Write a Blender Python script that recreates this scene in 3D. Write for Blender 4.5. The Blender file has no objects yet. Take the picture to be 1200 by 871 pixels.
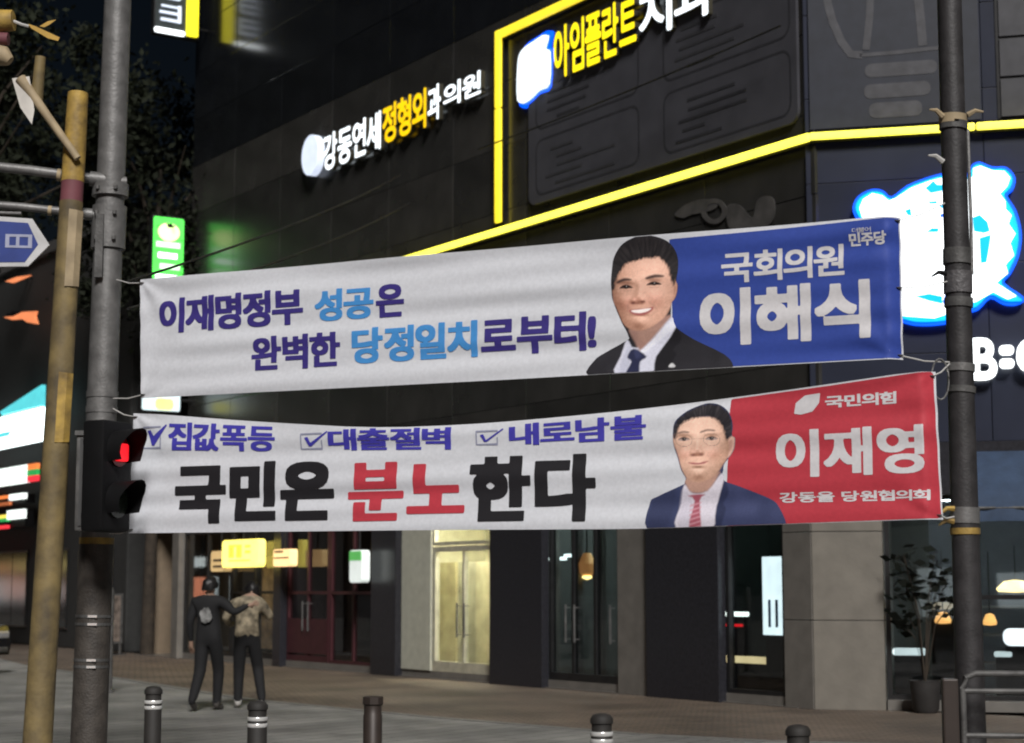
import bpy, bmesh, math, random
import numpy as np
from mathutils import Matrix, Vector
random.seed(7)
rng = np.random.default_rng(7)
SC = bpy.context.scene
COL = SC.collection

# ------------------------------------------------------------------ camera, sky, sun, exposure
FPX, HORIZON, CX, CY, CAMH = 2112.0, 690.0, 600.0, 435.5, 1.6      # focal length and horizon of the 1200 px photograph
PITCH = math.atan((HORIZON - CY) / FPX)
cam = bpy.data.cameras.new('camera')
cam_o = bpy.data.objects.new('camera', cam)
COL.objects.link(cam_o)
cam_o.location = (0, 0, CAMH)
cam_o.rotation_euler = (math.pi / 2 + PITCH, 0, 0)
cam.sensor_width = 36
cam.lens = 36 * FPX / 1200
cam.clip_end = 2000
cam.dof.use_dof = True
cam.dof.focus_distance = 12.6
cam.dof.aperture_fstop = 2.6
SC.camera = cam_o

SUN_DIR = Vector((0.12, -0.76, 0.62)).normalized()                 # towards the light
world = bpy.data.worlds.new('World')
SC.world = world
world.use_nodes = True
wn = world.node_tree
sky = wn.nodes.new('ShaderNodeTexSky')
sky.sky_type = 'NISHITA'
sky.sun_disc = False
sky.sun_elevation = math.asin(SUN_DIR.z)
sky.sun_rotation = math.atan2(SUN_DIR.x, SUN_DIR.y)
wn.links.new(sky.outputs[0], wn.nodes['Background'].inputs[0])
wn.nodes['Background'].inputs[1].default_value = 0.0004
sun = bpy.data.lights.new('street_glow', 'SUN')
sun.energy = 1.06
sun.angle = math.radians(14)
sun.color = (1.0, 0.975, 0.955)
sun_o = bpy.data.objects.new('street_glow', sun)
COL.objects.link(sun_o)
sun_o.rotation_euler = SUN_DIR.to_track_quat('Z', 'Y').to_euler()
SC.view_settings.view_transform = 'Standard'
SC.view_settings.look = 'None'
SC.view_settings.gamma = 1
SC.view_settings.exposure = 1.72
SC.view_settings.use_curve_mapping = False
SC.render.engine = 'CYCLES'
SC.cycles.use_denoising = True
SC.cycles.max_bounces = 6
SC.cycles.transparent_max_bounces = 12
SC.cycles.filter_width = 2.0
SC.cycles.sample_clamp_indirect = 4

# ------------------------------------------------------------------ reading the photograph's geometry
FW = np.array([0, math.cos(PITCH), math.sin(PITCH)]); UP = np.array([0, -math.sin(PITCH), math.cos(PITCH)]); RT = np.array([1.0, 0, 0])
EYE = np.array([0, 0, CAMH])
def ray(x, y): return (x - CX) / FPX * RT + FW + (CY - y) / FPX * UP
def on_z(x, y, z=0.0):
    d = ray(x, y); return EYE + d * (z - CAMH) / d[2]
def at_y(x, y, Y):
    d = ray(x, y); return EYE + d * Y / d[1]
CORNER = on_z(955, 832)
SA = ray(-800, 690); SA /= np.linalg.norm(SA)                       # long facade, running away to the left
SB = -ray(-7750, 690); SB /= np.linalg.norm(SB)                     # chamfered corner facade, running to the right
NA = np.array([-SA[1], SA[0], 0]); NB = np.array([SB[1], -SB[0], 0])
ROT_A = math.atan2(-SA[1], -SA[0]); ROT_B = math.atan2(SB[1], SB[0])
def hit(x, y, o, s):
    n = np.array([-s[1], s[0], 0]); d = ray(x, y); t = ((o - EYE) @ n) / (d @ n); q = EYE + d * t
    return float((q - o) @ s), float(q[2])
def wa(x, y): return hit(x, y, CORNER, SA)
def wb(x, y): return hit(x, y, CORNER, SB)
def pa(s, h, out=0.0): p = CORNER + SA * s + NA * out; return (p[0], p[1], h)
def pb(s, h, out=0.0): p = CORNER + SB * s + NB * out; return (p[0], p[1], h)

# ------------------------------------------------------------------ materials
def lin(c): c = c / 255.0; return c / 12.92 if c <= 0.04045 else ((c + 0.055) / 1.055) ** 2.4
def rgb(r, g, b, k=1.0): return (lin(r) * k, lin(g) * k, lin(b) * k)
MATS = {}
def mat(name, col, rough=0.6, metal=0.0, var=0.18, scale=6.0, bump=0.0, spec=0.5, bscale=None, dirt=None):
    if name in MATS: return MATS[name]
    m = bpy.data.materials.new(name); m.use_nodes = True; nt = m.node_tree
    b = nt.nodes['Principled BSDF']
    b.inputs['Roughness'].default_value = rough; b.inputs['Metallic'].default_value = metal
    b.inputs['Specular IOR Level'].default_value = spec
    tc = nt.nodes.new('ShaderNodeTexCoord')
    n = nt.nodes.new('ShaderNodeTexNoise'); n.inputs['Scale'].default_value = scale; n.inputs['Detail'].default_value = 6
    nt.links.new(tc.outputs['Object'], n.inputs['Vector'])
    r = nt.nodes.new('ShaderNodeValToRGB')
    r.color_ramp.elements[0].position = 0.3; r.color_ramp.elements[1].position = 0.7
    lo = dirt if dirt else tuple(c * (1 - var) for c in col)
    hi = tuple(min(1, c * (1 + var)) for c in col)
    r.color_ramp.elements[0].color = (*lo, 1); r.color_ramp.elements[1].color = (*hi, 1)
    nt.links.new(n.outputs['Fac'], r.inputs['Fac']); nt.links.new(r.outputs['Color'], b.inputs['Base Color'])
    if bump:
        n2 = nt.nodes.new('ShaderNodeTexNoise'); n2.inputs['Scale'].default_value = bscale or scale * 6; n2.inputs['Detail'].default_value = 4
        nt.links.new(tc.outputs['Object'], n2.inputs['Vector'])
        bp = nt.nodes.new('ShaderNodeBump'); bp.inputs['Strength'].default_value = bump; bp.inputs['Distance'].default_value = 0.02
        nt.links.new(n2.outputs['Fac'], bp.inputs['Height']); nt.links.new(bp.outputs['Normal'], b.inputs['Normal'])
    MATS[name] = m
    return m
def emis(name, col, strength):
    if name in MATS: return MATS[name]
    m = bpy.data.materials.new(name); m.use_nodes = True; nt = m.node_tree
    b = nt.nodes['Principled BSDF']; b.inputs['Base Color'].default_value = (*[min(.8, c) for c in col], 1); b.inputs['Roughness'].default_value = 0.4
    n = nt.nodes.new('ShaderNodeTexNoise'); n.inputs['Scale'].default_value = 5
    tc = nt.nodes.new('ShaderNodeTexCoord'); nt.links.new(tc.outputs['Object'], n.inputs['Vector'])
    mr = nt.nodes.new('ShaderNodeMapRange'); mr.inputs['To Min'].default_value = strength * 0.75; mr.inputs['To Max'].default_value = strength * 1.25
    nt.links.new(n.outputs['Fac'], mr.inputs['Value'])
    b.inputs['Emission Color'].default_value = (*col, 1); nt.links.new(mr.outputs[0], b.inputs['Emission Strength'])
    MATS[name] = m
    return m
def glass_mat(name, tint, refl=1.5, rough=0.02):
    m = bpy.data.materials.new(name); m.use_nodes = True; nt = m.node_tree
    out = nt.nodes['Material Output']; nt.nodes.remove(nt.nodes['Principled BSDF'])
    lw = nt.nodes.new('ShaderNodeLayerWeight'); lw.inputs[0].default_value = .5
    pw = nt.nodes.new('ShaderNodeMath'); pw.operation = 'POWER'; pw.inputs[1].default_value = 4.0; nt.links.new(lw.outputs['Facing'], pw.inputs[0])
    fr = nt.nodes.new('ShaderNodeMath'); fr.operation = 'MULTIPLY_ADD'; fr.inputs[1].default_value = .6; fr.inputs[2].default_value = .05; nt.links.new(pw.outputs[0], fr.inputs[0])
    t = nt.nodes.new('ShaderNodeBsdfTransparent'); t.inputs[0].default_value = (*tint, 1)
    g = nt.nodes.new('ShaderNodeBsdfGlossy'); g.inputs['Roughness'].default_value = rough
    n = nt.nodes.new('ShaderNodeTexNoise'); n.inputs['Scale'].default_value = 0.9
    bp = nt.nodes.new('ShaderNodeBump'); bp.inputs['Strength'].default_value = 0.05
    nt.links.new(n.outputs['Fac'], bp.inputs['Height']); nt.links.new(bp.outputs['Normal'], g.inputs['Normal'])
    mx = nt.nodes.new('ShaderNodeMixShader')
    nt.links.new(fr.outputs[0], mx.inputs[0]); nt.links.new(t.outputs[0], mx.inputs[1]); nt.links.new(g.outputs[0], mx.inputs[2])
    nt.links.new(mx.outputs[0], out.inputs['Surface'])
    MATS[name] = m
    return m
K = 1.55
M_CLAD = [mat('dark_cladding_%d' % i, (0.030 + .005 * i, 0.0295 + .0045 * i, 0.028 + .004 * i), 0.24, var=.3, scale=1.2, bump=.04, bscale=3) for i in range(3)]
M_CLAD_DIM = mat('unlit_upper_cladding', (0.010, 0.011, 0.013), 0.16, var=.3, scale=1.2)  # near-black upper cladding: the weaker light up the wall is put into its colour
M_CLADB = [mat('navy_cladding_%d' % i, (0.024 + .003 * i, 0.028 + .003 * i, 0.046 + .004 * i), 0.3, var=.2, scale=1.2, bump=.04, bscale=3) for i in range(3)]
M_BACK = mat('joint_black', (0.012, 0.012, 0.012), .9)
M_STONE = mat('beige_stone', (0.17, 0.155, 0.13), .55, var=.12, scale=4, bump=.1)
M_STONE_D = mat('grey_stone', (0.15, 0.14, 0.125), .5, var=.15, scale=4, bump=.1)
M_DARKCOL = mat('black_granite', (0.022, 0.022, 0.027), .3, var=.3, scale=20)
M_FRAME = mat('dark_aluminium', (0.035, 0.035, 0.036), .4, .6)
M_STEEL = mat('galvanised_steel', (0.17, 0.167, 0.163), .5, .35, var=.28, scale=9, bump=.15)
M_STEEL_D = mat('weathered_steel', (0.10, 0.098, 0.095), .6, .3, var=.35, scale=9, bump=.2)
M_YELLOW = mat('worn_yellow_paint', (0.36, 0.235, 0.05), .65, var=.4, scale=7, bump=.25, dirt=(0.14, 0.09, 0.03))
M_OCHRE = mat('dirty_ochre_paint', (0.17, 0.125, 0.05), .7, var=.4, scale=5, bump=.2, dirt=(0.08, 0.06, 0.032))
M_TAN = mat('tan_tape', (0.36, 0.28, 0.17), .7, var=.3)
M_MAROON = mat('maroon_tape', (0.16, 0.05, 0.06), .7)
M_BLACK = mat('black_plastic', (0.006, 0.006, 0.0065), .6, spec=.2)
M_RUBBER = mat('dark_rubber', (0.02, 0.018, 0.016), .7)
M_BROWN = mat('brown_metal', (0.04, 0.03, 0.025), .5, .2)
M_PAPER = mat('torn_paper', (0.6, 0.57, 0.52), .8)
M_CORD = mat('white_cord', (0.5, 0.49, 0.47), .8)
M_WIRE = mat('black_wire', (0.01, 0.01, 0.01), .6)
M_REFLECT = mat('reflective_band', (0.8, 0.8, 0.78), .25, .4)
M_BARK = mat('bark', (0.035, 0.026, 0.018), .9, var=.4, bump=.5)
M_LEAF = mat('leaf', (0.011, 0.014, 0.007), .8, spec=.2, var=.55, scale=1.3)
G_CLEAR = glass_mat('clear_glass', (.93, .95, .94))
G_DARK = glass_mat('tinted_glass', (.72, .74, .75))
E_YEL = emis('yellow_led', (1.0, 0.72, 0.035), .34)
E_YELHOT = emis('yellow_led_bright', (1.0, 0.88, 0.08), .75)
E_WHITE = emis('white_led', (.9, .97, 1.0), .8)
E_LETTER = emis('white_letter', (.85, .94, 1.0), .55)
E_SOFTWHITE = emis('soft_white_led', (.70, .78, 1.0), .26)
E_YELLET = emis('yellow_letter', (1.0, 0.58, 0.005), .32)
E_YELLET2 = emis('lemon_letter', (1.0, 0.74, 0.01), .40)
E_BLUE = emis('blue_neon', (0.0, 0.09, 1.0), .42)
E_CYAN = emis('cyan_neon', (0.0, 0.45, .80), .28)
E_TUBE = emis('fluorescent_tube', (.85, 1.0, .93), 1.2)
E_WARM = emis('warm_lamp', (1.0, 0.72, .25), 1.5)
E_RED = emis('red_signal', (1.0, 0.012, 0.02), .36)

# ------------------------------------------------------------------ builders
def put(name, me, m, parent=None, smooth=False):
    o = bpy.data.objects.new(name, me)
    COL.objects.link(o)
    if m is not None:
        for x in (m if isinstance(m, (list, tuple)) else [m]): me.materials.append(x)
    if parent is not None: o.parent = parent
    if smooth: me.polygons.foreach_set('use_smooth', [True] * len(me.polygons))
    return o
def tag(o, label=None, cat=None, group=None, kind=None):
    if label: o['label'] = label
    if cat: o['category'] = cat
    if group: o['group'] = group
    if kind: o['kind'] = kind
    return o
def thing(name, label, cat, loc=(0, 0, 0), rz=0.0, group=None):
    o = bpy.data.objects.new(name, None); COL.objects.link(o)
    o.empty_display_size = .2
    o.location = loc; o.rotation_euler = (0, 0, rz)
    return tag(o, label, cat, group)
class MB:
    def __init__(self, mtx=None): self.v = []; self.f = []; self.m = mtx
    def add(self, vs, fs, mtx=None):
        k = len(self.v)
        for v in vs:
            v = Vector(v)
            if mtx is not None: v = mtx @ v
            if self.m is not None: v = self.m @ v
            self.v.append(tuple(v))
        self.f += [tuple(i + k for i in f) for f in fs]
        return self
    def box(self, x0, x1, y0, y1, z0, z1, mtx=None, bev=0.0):
        b = min(bev, (x1 - x0) * .45, (y1 - y0) * .45, (z1 - z0) * .45)
        if b <= 0:
            vs = [(x, y, z) for x in (x0, x1) for y in (y0, y1) for z in (z0, z1)]
            fs = [(0, 1, 3, 2), (4, 6, 7, 5), (0, 4, 5, 1), (2, 3, 7, 6), (0, 2, 6, 4), (1, 5, 7, 3)]
            return self.add(vs, fs, mtx)
        bm = bmesh.new(); r = bmesh.ops.create_cube(bm, size=1)
        for v in bm.verts: v.co = ((x0 + x1) / 2 + v.co.x * (x1 - x0), (y0 + y1) / 2 + v.co.y * (y1 - y0), (z0 + z1) / 2 + v.co.z * (z1 - z0))
        bmesh.ops.bevel(bm, geom=bm.edges[:], offset=b, segments=2, affect='EDGES', profile=.6)
        bm.verts.index_update()
        self.add([v.co[:] for v in bm.verts], [[v.index for v in f.verts] for f in bm.faces], mtx); bm.free()
        return self
    def tube(self, pts, r, n=10, cap=True):
        pts = [Vector(p) for p in pts]; rs = r if isinstance(r, (list, tuple)) else [r] * len(pts)
        vs = []; fs = []
        for i, p in enumerate(pts):
            d = (pts[min(i + 1, len(pts) - 1)] - pts[max(i - 1, 0)]).normalized()
            a = d.cross(Vector((0, 0, 1)) if abs(d.z) < .95 else Vector((0, 1, 0))).normalized(); b = d.cross(a)
            vs += [tuple(p + (a * math.cos(t) + b * math.sin(t)) * rs[i]) for t in [2 * math.pi * k / n for k in range(n)]]
        for i in range(len(pts) - 1):
            for k in range(n): fs.append((i * n + k, i * n + (k + 1) % n, (i + 1) * n + (k + 1) % n, (i + 1) * n + k))
        if cap: fs += [tuple(range(n))[::-1], tuple((len(pts) - 1) * n + k for k in range(n))]
        return self.add(vs, fs)
    def lathe(self, prof, n=20, c=(0, 0, 0)):
        vs = []; fs = []
        for r, z in prof: vs += [(c[0] + r * math.cos(2 * math.pi * k / n), c[1] + r * math.sin(2 * math.pi * k / n), c[2] + z) for k in range(n)]
        for i in range(len(prof) - 1):
            for k in range(n): fs.append((i * n + k, i * n + (k + 1) % n, (i + 1) * n + (k + 1) % n, (i + 1) * n + k))
        fs += [tuple(range(n))[::-1], tuple((len(prof) - 1) * n + k for k in range(n))]
        return self.add(vs, fs)
    def prism(self, poly, y0, y1):            # poly in (x, z), extruded along y
        n = len(poly)
        vs = [(x, y0, z) for x, z in poly] + [(x, y1, z) for x, z in poly]
        fs = [tuple(range(n)), tuple(range(2 * n - 1, n - 1, -1))] + [(i, n + i, n + (i + 1) % n, (i + 1) % n) for i in range(n)]
        return self.add(vs, fs)
    def build(self, name, m, parent=None, smooth=False):
        me = bpy.data.meshes.new(name); me.from_pydata(self.v, [], self.f); me.update()
        o = put(name, me, m, parent, smooth)
        if smooth: me.set_sharp_from_angle(angle=math.radians(40))
        return o
def rounded(x0, x1, z0, z1, r, n=5):
    p = []
    for cx_, cz_, a0 in ((x1 - r, z1 - r, 0), (x0 + r, z1 - r, 90), (x0 + r, z0 + r, 180), (x1 - r, z0 + r, 270)):
        p += [(cx_ + r * math.cos(math.radians(a0 + 90 * k / n)), cz_ + r * math.sin(math.radians(a0 + 90 * k / n))) for k in range(n + 1)]
    return p
def smooth_loop(pts, n=4):                    # closed Catmull-Rom
    P = [np.array(p, float) for p in pts]; out = []
    for i in range(len(P)):
        a, b, c, d = P[i - 1], P[i], P[(i + 1) % len(P)], P[(i + 2) % len(P)]
        for k in range(n):
            t = k / n
            out.append(tuple(.5 * (2 * b + (c - a) * t + (2 * a - 5 * b + 4 * c - d) * t * t + (3 * b - a - 3 * c + d) * t ** 3)))
    return out

# signed distance field -> flat mesh with clean, slightly rounded contours
def seg_dist(P, E):
    a = E[:, 0]; d = E[:, 1] - a; L = np.maximum((d ** 2).sum(1), 1e-12)
    best = np.full(len(P), 1e9)
    for i in range(0, len(P), 20000):
        q = P[i:i + 20000, None] - a[None]
        t = np.clip((q * d[None]).sum(2) / L, 0, 1)
        best[i:i + 20000] = np.sqrt(((q - t[..., None] * d[None]) ** 2).sum(2)).min(1)
    return best
def inside(P, E):
    r = np.zeros(len(P), bool)
    for (x0, y0), (x1, y1) in E:
        if y0 == y1: continue
        c = (y0 > P[:, 1]) != (y1 > P[:, 1])
        r ^= c & (P[:, 0] < (x1 - x0) * (P[:, 1] - y0) / (y1 - y0) + x0)
    return r
def sdf_poly(P, poly):
    E = np.array([(poly[i], poly[(i + 1) % len(poly)]) for i in range(len(poly))], float)
    d = seg_dist(P, E)
    return np.where(inside(P, E), -d, d)
def field_mesh(xs, ys, D):                    # D < 0 is inside; marching squares
    V = []; idx = {}; F = []
    nx, ny = len(xs), len(ys)
    def corner(i, j):
        k = (i, j)
        if k not in idx: idx[k] = len(V); V.append((xs[i], ys[j]))
        return idx[k]
    def cut(i0, j0, i1, j1):
        k = (i0, j0, i1, j1) if (i0, j0) < (i1, j1) else (i1, j1, i0, j0)
        if k not in idx:
            a, b = D[k[1], k[0]], D[k[3], k[2]]; t = a / (a - b)
            idx[k] = len(V); V.append((xs[k[0]] + (xs[k[2]] - xs[k[0]]) * t, ys[k[1]] + (ys[k[3]] - ys[k[1]]) * t))
        return idx[k]
    inn = D < 0
    cnt = inn[:-1, :-1].astype(int) + inn[1:, :-1] + inn[:-1, 1:] + inn[1:, 1:]
    for j, i in zip(*np.nonzero(cnt)):
        c = [(i, j), (i + 1, j), (i + 1, j + 1), (i, j + 1)]
        if cnt[j, i] == 4: F.append(tuple(corner(*k) for k in c)); continue
        poly = []
        for a in range(4):
            p, q = c[a], c[(a + 1) % 4]
            if inn[p[1], p[0]]: poly.append(corner(*p))
            if inn[p[1], p[0]] != inn[q[1], q[0]]: poly.append(cut(*p, *q))
        if len(poly) > 2: F.append(tuple(poly))
    return V, F
_gl = {}
def glyph_edges(ch):
    if ch in _gl: return _gl[ch]
    c = bpy.data.curves.new('glyph', 'FONT'); c.body = ch; c.resolution_u = 4; c.fill_mode = 'NONE'
    o = bpy.data.objects.new('glyph', c); COL.objects.link(o)
    bpy.context.view_layer.update()
    me = bpy.data.meshes.new_from_object(o.evaluated_get(bpy.context.evaluated_depsgraph_get()))
    E = np.array([[me.vertices[e.vertices[0]].co[:2], me.vertices[e.vertices[1]].co[:2]] for e in me.edges], float)
    bpy.data.objects.remove(o); bpy.data.curves.remove(c); bpy.data.meshes.remove(me)
    _gl[ch] = E
    return E
def min_shift(D, k, ax):
    out = D.copy()
    for i in range(1, k + 1):
        for sg in (i, -i):
            out = np.minimum(out, np.roll(D, sg, ax))
    return out
def glyph_mesh(ch, bold=.03, res=56, boldy=None):
    """flat heavy glyph with square stroke ends: box dilation of the outline's distance field"""
    boldy = bold if boldy is None else boldy
    E = glyph_edges(ch); st = 1.0 / res
    kx_, ky_ = int(bold / st), int(boldy / st); rx_ = min(bold - kx_ * st, boldy - ky_ * st)
    pad = max(bold, boldy) + 3 * st
    lo = E.reshape(-1, 2).min(0) - pad; hi = E.reshape(-1, 2).max(0) + pad
    xs = np.arange(lo[0], hi[0] + st, st); ys = np.arange(lo[1], hi[1] + st, st)
    X, Y = np.meshgrid(xs, ys); P = np.stack([X.ravel(), Y.ravel()], 1)
    d = seg_dist(P, E); D = np.where(inside(P, E), -d, d).reshape(X.shape)
    D = min_shift(min_shift(D, kx_, 1), ky_, 0) - rx_
    D[D == 0] = 1e-6
    V, F = field_mesh(xs, ys, D)
    V = np.array(V)
    return V, F, V.min(0), V.max(0)
def line_mesh(text, bold=.03, res=56, gap=.04, space=.3, boldy=None):
    """a line of heavy glyphs scaled to the unit box; one (V, F) for each glyph"""
    out = []; x = 0
    allV = []
    for ch in text:
        if ch == ' ': x += space; continue
        V, F, lo, hi = glyph_mesh(ch, bold, res, boldy)
        V = V.copy(); V[:, 0] += x - lo[0]; x += hi[0] - lo[0] + gap
        out.append((V, F)); allV.append(V)
    A = np.concatenate(allV); lo = A.min(0); hi = A.max(0)
    return [((V - lo) / (hi - lo), F) for V, F in out]
def solid_letter(V, F, x0, x1, z0, z1, y0, y1):
    """extrude a flat unit glyph into a box x0..x1, z0..z1, depth y0 (front)..y1"""
    k = len(V)
    vs = [(x0 + a * (x1 - x0), y0, z0 + b * (z1 - z0)) for a, b in V] + [(x0 + a * (x1 - x0), y1, z0 + b * (z1 - z0)) for a, b in V]
    fs = [tuple(f) for f in F]
    cnt = {}
    for f in F:
        for i in range(len(f)): cnt[(f[i], f[(i + 1) % len(f)])] = 1
    for a, b in list(cnt):
        if (b, a) not in cnt: fs.append((b, a, a + k, b + k))
    return vs, fs

# ================================================================== SETTING: ground
def sheet(name, poly, z, m):
    me = bpy.data.meshes.new(name); me.from_pydata([(x, y, z) for x, y in poly], [], [tuple(range(len(poly)))])
    return tag(put(name, me, m), kind='structure')
def paving(name, c1, c2, mortar, w, h, rot, rough=.75):
    m = bpy.data.materials.new(name); m.use_nodes = True; nt = m.node_tree; b = nt.nodes['Principled BSDF']
    tc = nt.nodes.new('ShaderNodeTexCoord'); mp = nt.nodes.new('ShaderNodeMapping'); mp.inputs['Rotation'].default_value[2] = rot
    nt.links.new(tc.outputs['Object'], mp.inputs[0])
    br = nt.nodes.new('ShaderNodeTexBrick'); br.inputs['Scale'].default_value = 1
    br.inputs['Brick Width'].default_value = w; br.inputs['Row Height'].default_value = h; br.inputs['Mortar Size'].default_value = .011
    br.inputs['Color1'].default_value = (*c1, 1); br.inputs['Color2'].default_value = (*c2, 1); br.inputs['Mortar'].default_value = (*mortar, 1)
    nt.links.new(mp.outputs[0], br.inputs['Vector'])
    n = nt.nodes.new('ShaderNodeTexNoise'); n.inputs['Scale'].default_value = .7; n.inputs['Detail'].default_value = 8
    nt.links.new(tc.outputs['Object'], n.inputs['Vector'])
    mr = nt.nodes.new('ShaderNodeMapRange'); mr.inputs['From Min'].default_value = .3; mr.inputs['From Max'].default_value = .7; mr.inputs['To Min'].default_value = .5; mr.inputs['To Max'].default_value = 1.2
    nt.links.new(n.outputs['Fac'], mr.inputs['Value'])
    mx = nt.nodes.new('ShaderNodeMix'); mx.data_type = 'RGBA'; mx.blend_type = 'MULTIPLY'; mx.inputs['Factor'].default_value = 1
    nt.links.new(br.outputs['Color'], mx.inputs['A']); nt.links.new(mr.outputs[0], mx.inputs['B'])
    nt.links.new(mx.outputs['Result'], b.inputs['Base Color']); b.inputs['Roughness'].default_value = rough
    bp = nt.nodes.new('ShaderNodeBump'); bp.inputs['Strength'].default_value = .5; bp.inputs['Distance'].default_value = .01; bp.invert = True
    nt.links.new(br.outputs['Fac'], bp.inputs['Height']); nt.links.new(bp.outputs['Normal'], b.inputs['Normal'])
    return m
M_ASPH = mat('asphalt', (0.05, 0.05, 0.052), .85, var=.3, scale=3, bump=.4, bscale=60)
M_PAVE = paving('grey_pavers', (0.25, 0.243, 0.225), (0.205, 0.20, 0.19), (0.07, 0.07, 0.066), .6, .3, ROT_A)
M_BRICKPAVE = paving('brown_pavers', (0.175, 0.128, 0.092), (0.135, 0.102, 0.077), (0.05, 0.044, 0.036), .23, .115, ROT_A + .785)
sheet('ground', [(-400, -200), (400, -200), (400, 800), (-400, 800)], -0.13, M_ASPH)
# pavement in front of the building, its kerb facing the camera
kerb_line = [(-60, 40), (-14, 19.5), (-3.6, 12.4), (-1.6, 10.4), (.7, 9.3), (2.4, 8.6), (12, 6.2), (60, 0)]
sheet('pavement', kerb_line[::-1] + [(-60, 90), (60, 90)][0:2][:0] + [(-60, 120), (60, 120)], 0.0, M_PAVE)
kb = MB()
for (x0, y0), (x1, y1) in zip(kerb_line, kerb_line[1:]):
    d = Vector((x1 - x0, y1 - y0, 0)); L = d.length; nseg = max(1, int(L / 1.0)) if L < 16 else int(L / 4)
    mt = Matrix.Translation((x0, y0, 0)) @ Matrix.Rotation(math.atan2(d.y, d.x), 4, 'Z')
    for k in range(nseg): kb.box(L * k / nseg + .004, L * (k + 1) / nseg - .004, -.16, .004, -.14, .012, mt, bev=.012)
tag(kb.build('kerb', mat('kerb_granite', (.2, .2, .19), .7, bump=.3)), kind='structure')
strip = [on_z(x, y)[:2] for x, y in ((40, 782), (130, 794), (300, 821), (520, 842), (750, 861))]
far = [pa(s, 0, -.4)[:2] for s in (-.2, 46)]
nearR = [pb(s, 0, -.4)[:2] for s in (14, 0)]
strip_r = [tuple(on_z(900, 869)[:2]), tuple(on_z(1050, 873)[:2]), tuple(np.array(pb(14, 0, 5.0)[:2]))]
sheet('brick_paving', [tuple(p) for p in strip] + strip_r + nearR + far, 0.004, M_BRICKPAVE)
lip = MB()
pl = [tuple(p) for p in strip] + strip_r
for (x0, y0), (x1, y1) in zip(pl, pl[1:]):
    d = Vector((x1 - x0, y1 - y0, 0)); mt = Matrix.Translation((x0, y0, 0)) @ Matrix.Rotation(math.atan2(d.y, d.x), 4, 'Z')
    lip.box(0, d.length, -.07, .07, -.02, .010, mt)
tag(lip.build('paving_edge', mat('edge_stone', (.16, .155, .145), .7)), kind='structure')

# ================================================================== BUILDING
bld = thing('corner_building', 'dark clad corner building with ground floor shopfronts and stone corner pillar', 'building', tuple(CORNER), ROT_A)
RB = Matrix.Rotation(ROT_B - ROT_A, 4, 'Z')
LEN, TOPH, GF = 21.6, 18.6, 3.55
# facade A: local x = -s, y = into the building
wall = MB().box(-LEN, 0.0, .30, .6, GF, TOPH)
wall.box(-LEN, -LEN + .3, .6, 12, 0, TOPH)
wall.build('wall', M_BACK, bld)
MB(RB).box(0.02, 9, .30, .6, GF, TOPH).build('wall', M_BACK, bld)
MB().box(-LEN, 8, .62, 14, TOPH - .3, TOPH - .1).build('roof', M_BACK, bld)
def panels(mtx, x0, x1, z0, z1, nw, nh, mats):
    dx = (x1 - x0) / nw; dz = (z1 - z0) / nh
    base = {}
    for j in range(nh):
        for i in range(nw):
            g = .0045
            mb = MB(); mb.box(-dx / 2 + g, dx / 2 - g, 0, .06, -dz / 2 + g, dz / 2 - g, bev=.006)
            mi = random.randrange(3); pm = mats[mi] if z0 + j * dz < 10.9 or mats is M_CLADB else M_CLAD_DIM  # high rows take the darker colour, standing in for light falling off
            key = pm.name
            if key not in base:
                me = bpy.data.meshes.new('cladding_panel'); me.from_pydata(mb.v, [], mb.f); me.materials.append(pm); base[key] = me
            o = bpy.data.objects.new('cladding_panel', base[key]); COL.objects.link(o); o.parent = bld
            o.matrix_local = mtx @ Matrix.Translation((x0 + (i + .5) * dx, .2 + random.uniform(-.003, .003), z0 + (j + .5) * dz)) @ Matrix.Rotation(random.uniform(-.0015, .0015), 4, 'Z') @ Matrix.Rotation(random.uniform(-.002, .002), 4, 'X')
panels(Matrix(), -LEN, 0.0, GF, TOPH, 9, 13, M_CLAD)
panels(RB, 0.0, 7.2, GF, 12, 3, 7, M_CLADB)
# ground floor: plinth, fascia, pillars
MB().box(-LEN, -.57, .03, .2, 0, .139).build('plinth', M_STONE_D, bld)
MB().box(-LEN, -.565, .1, .25, 2.9, GF).build('fascia', M_DARKCOL, bld)
MB(RB).box(.95, 7.2, .16, .55, 2.85, GF).build('fascia', M_DARKCOL, bld)
def pillar(s0, s1, m, out=.12, h=GF, name='pillar'):
    MB().box(-s1, -s0, -out, .045, 0, h, bev=.012).build(name, m, bld)
pillar(11.06, 12.0, M_DARKCOL)
pillar(6.3, 7.88, M_DARKCOL, .1)
pillar(3.55, 4.34, M_STONE_D, .03)
pillar(1.85, 3.54, M_DARKCOL, .1)
pillar(15.85, 16.2, M_DARKCOL)
pillar(21.2, 21.58, M_STONE_D)
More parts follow.
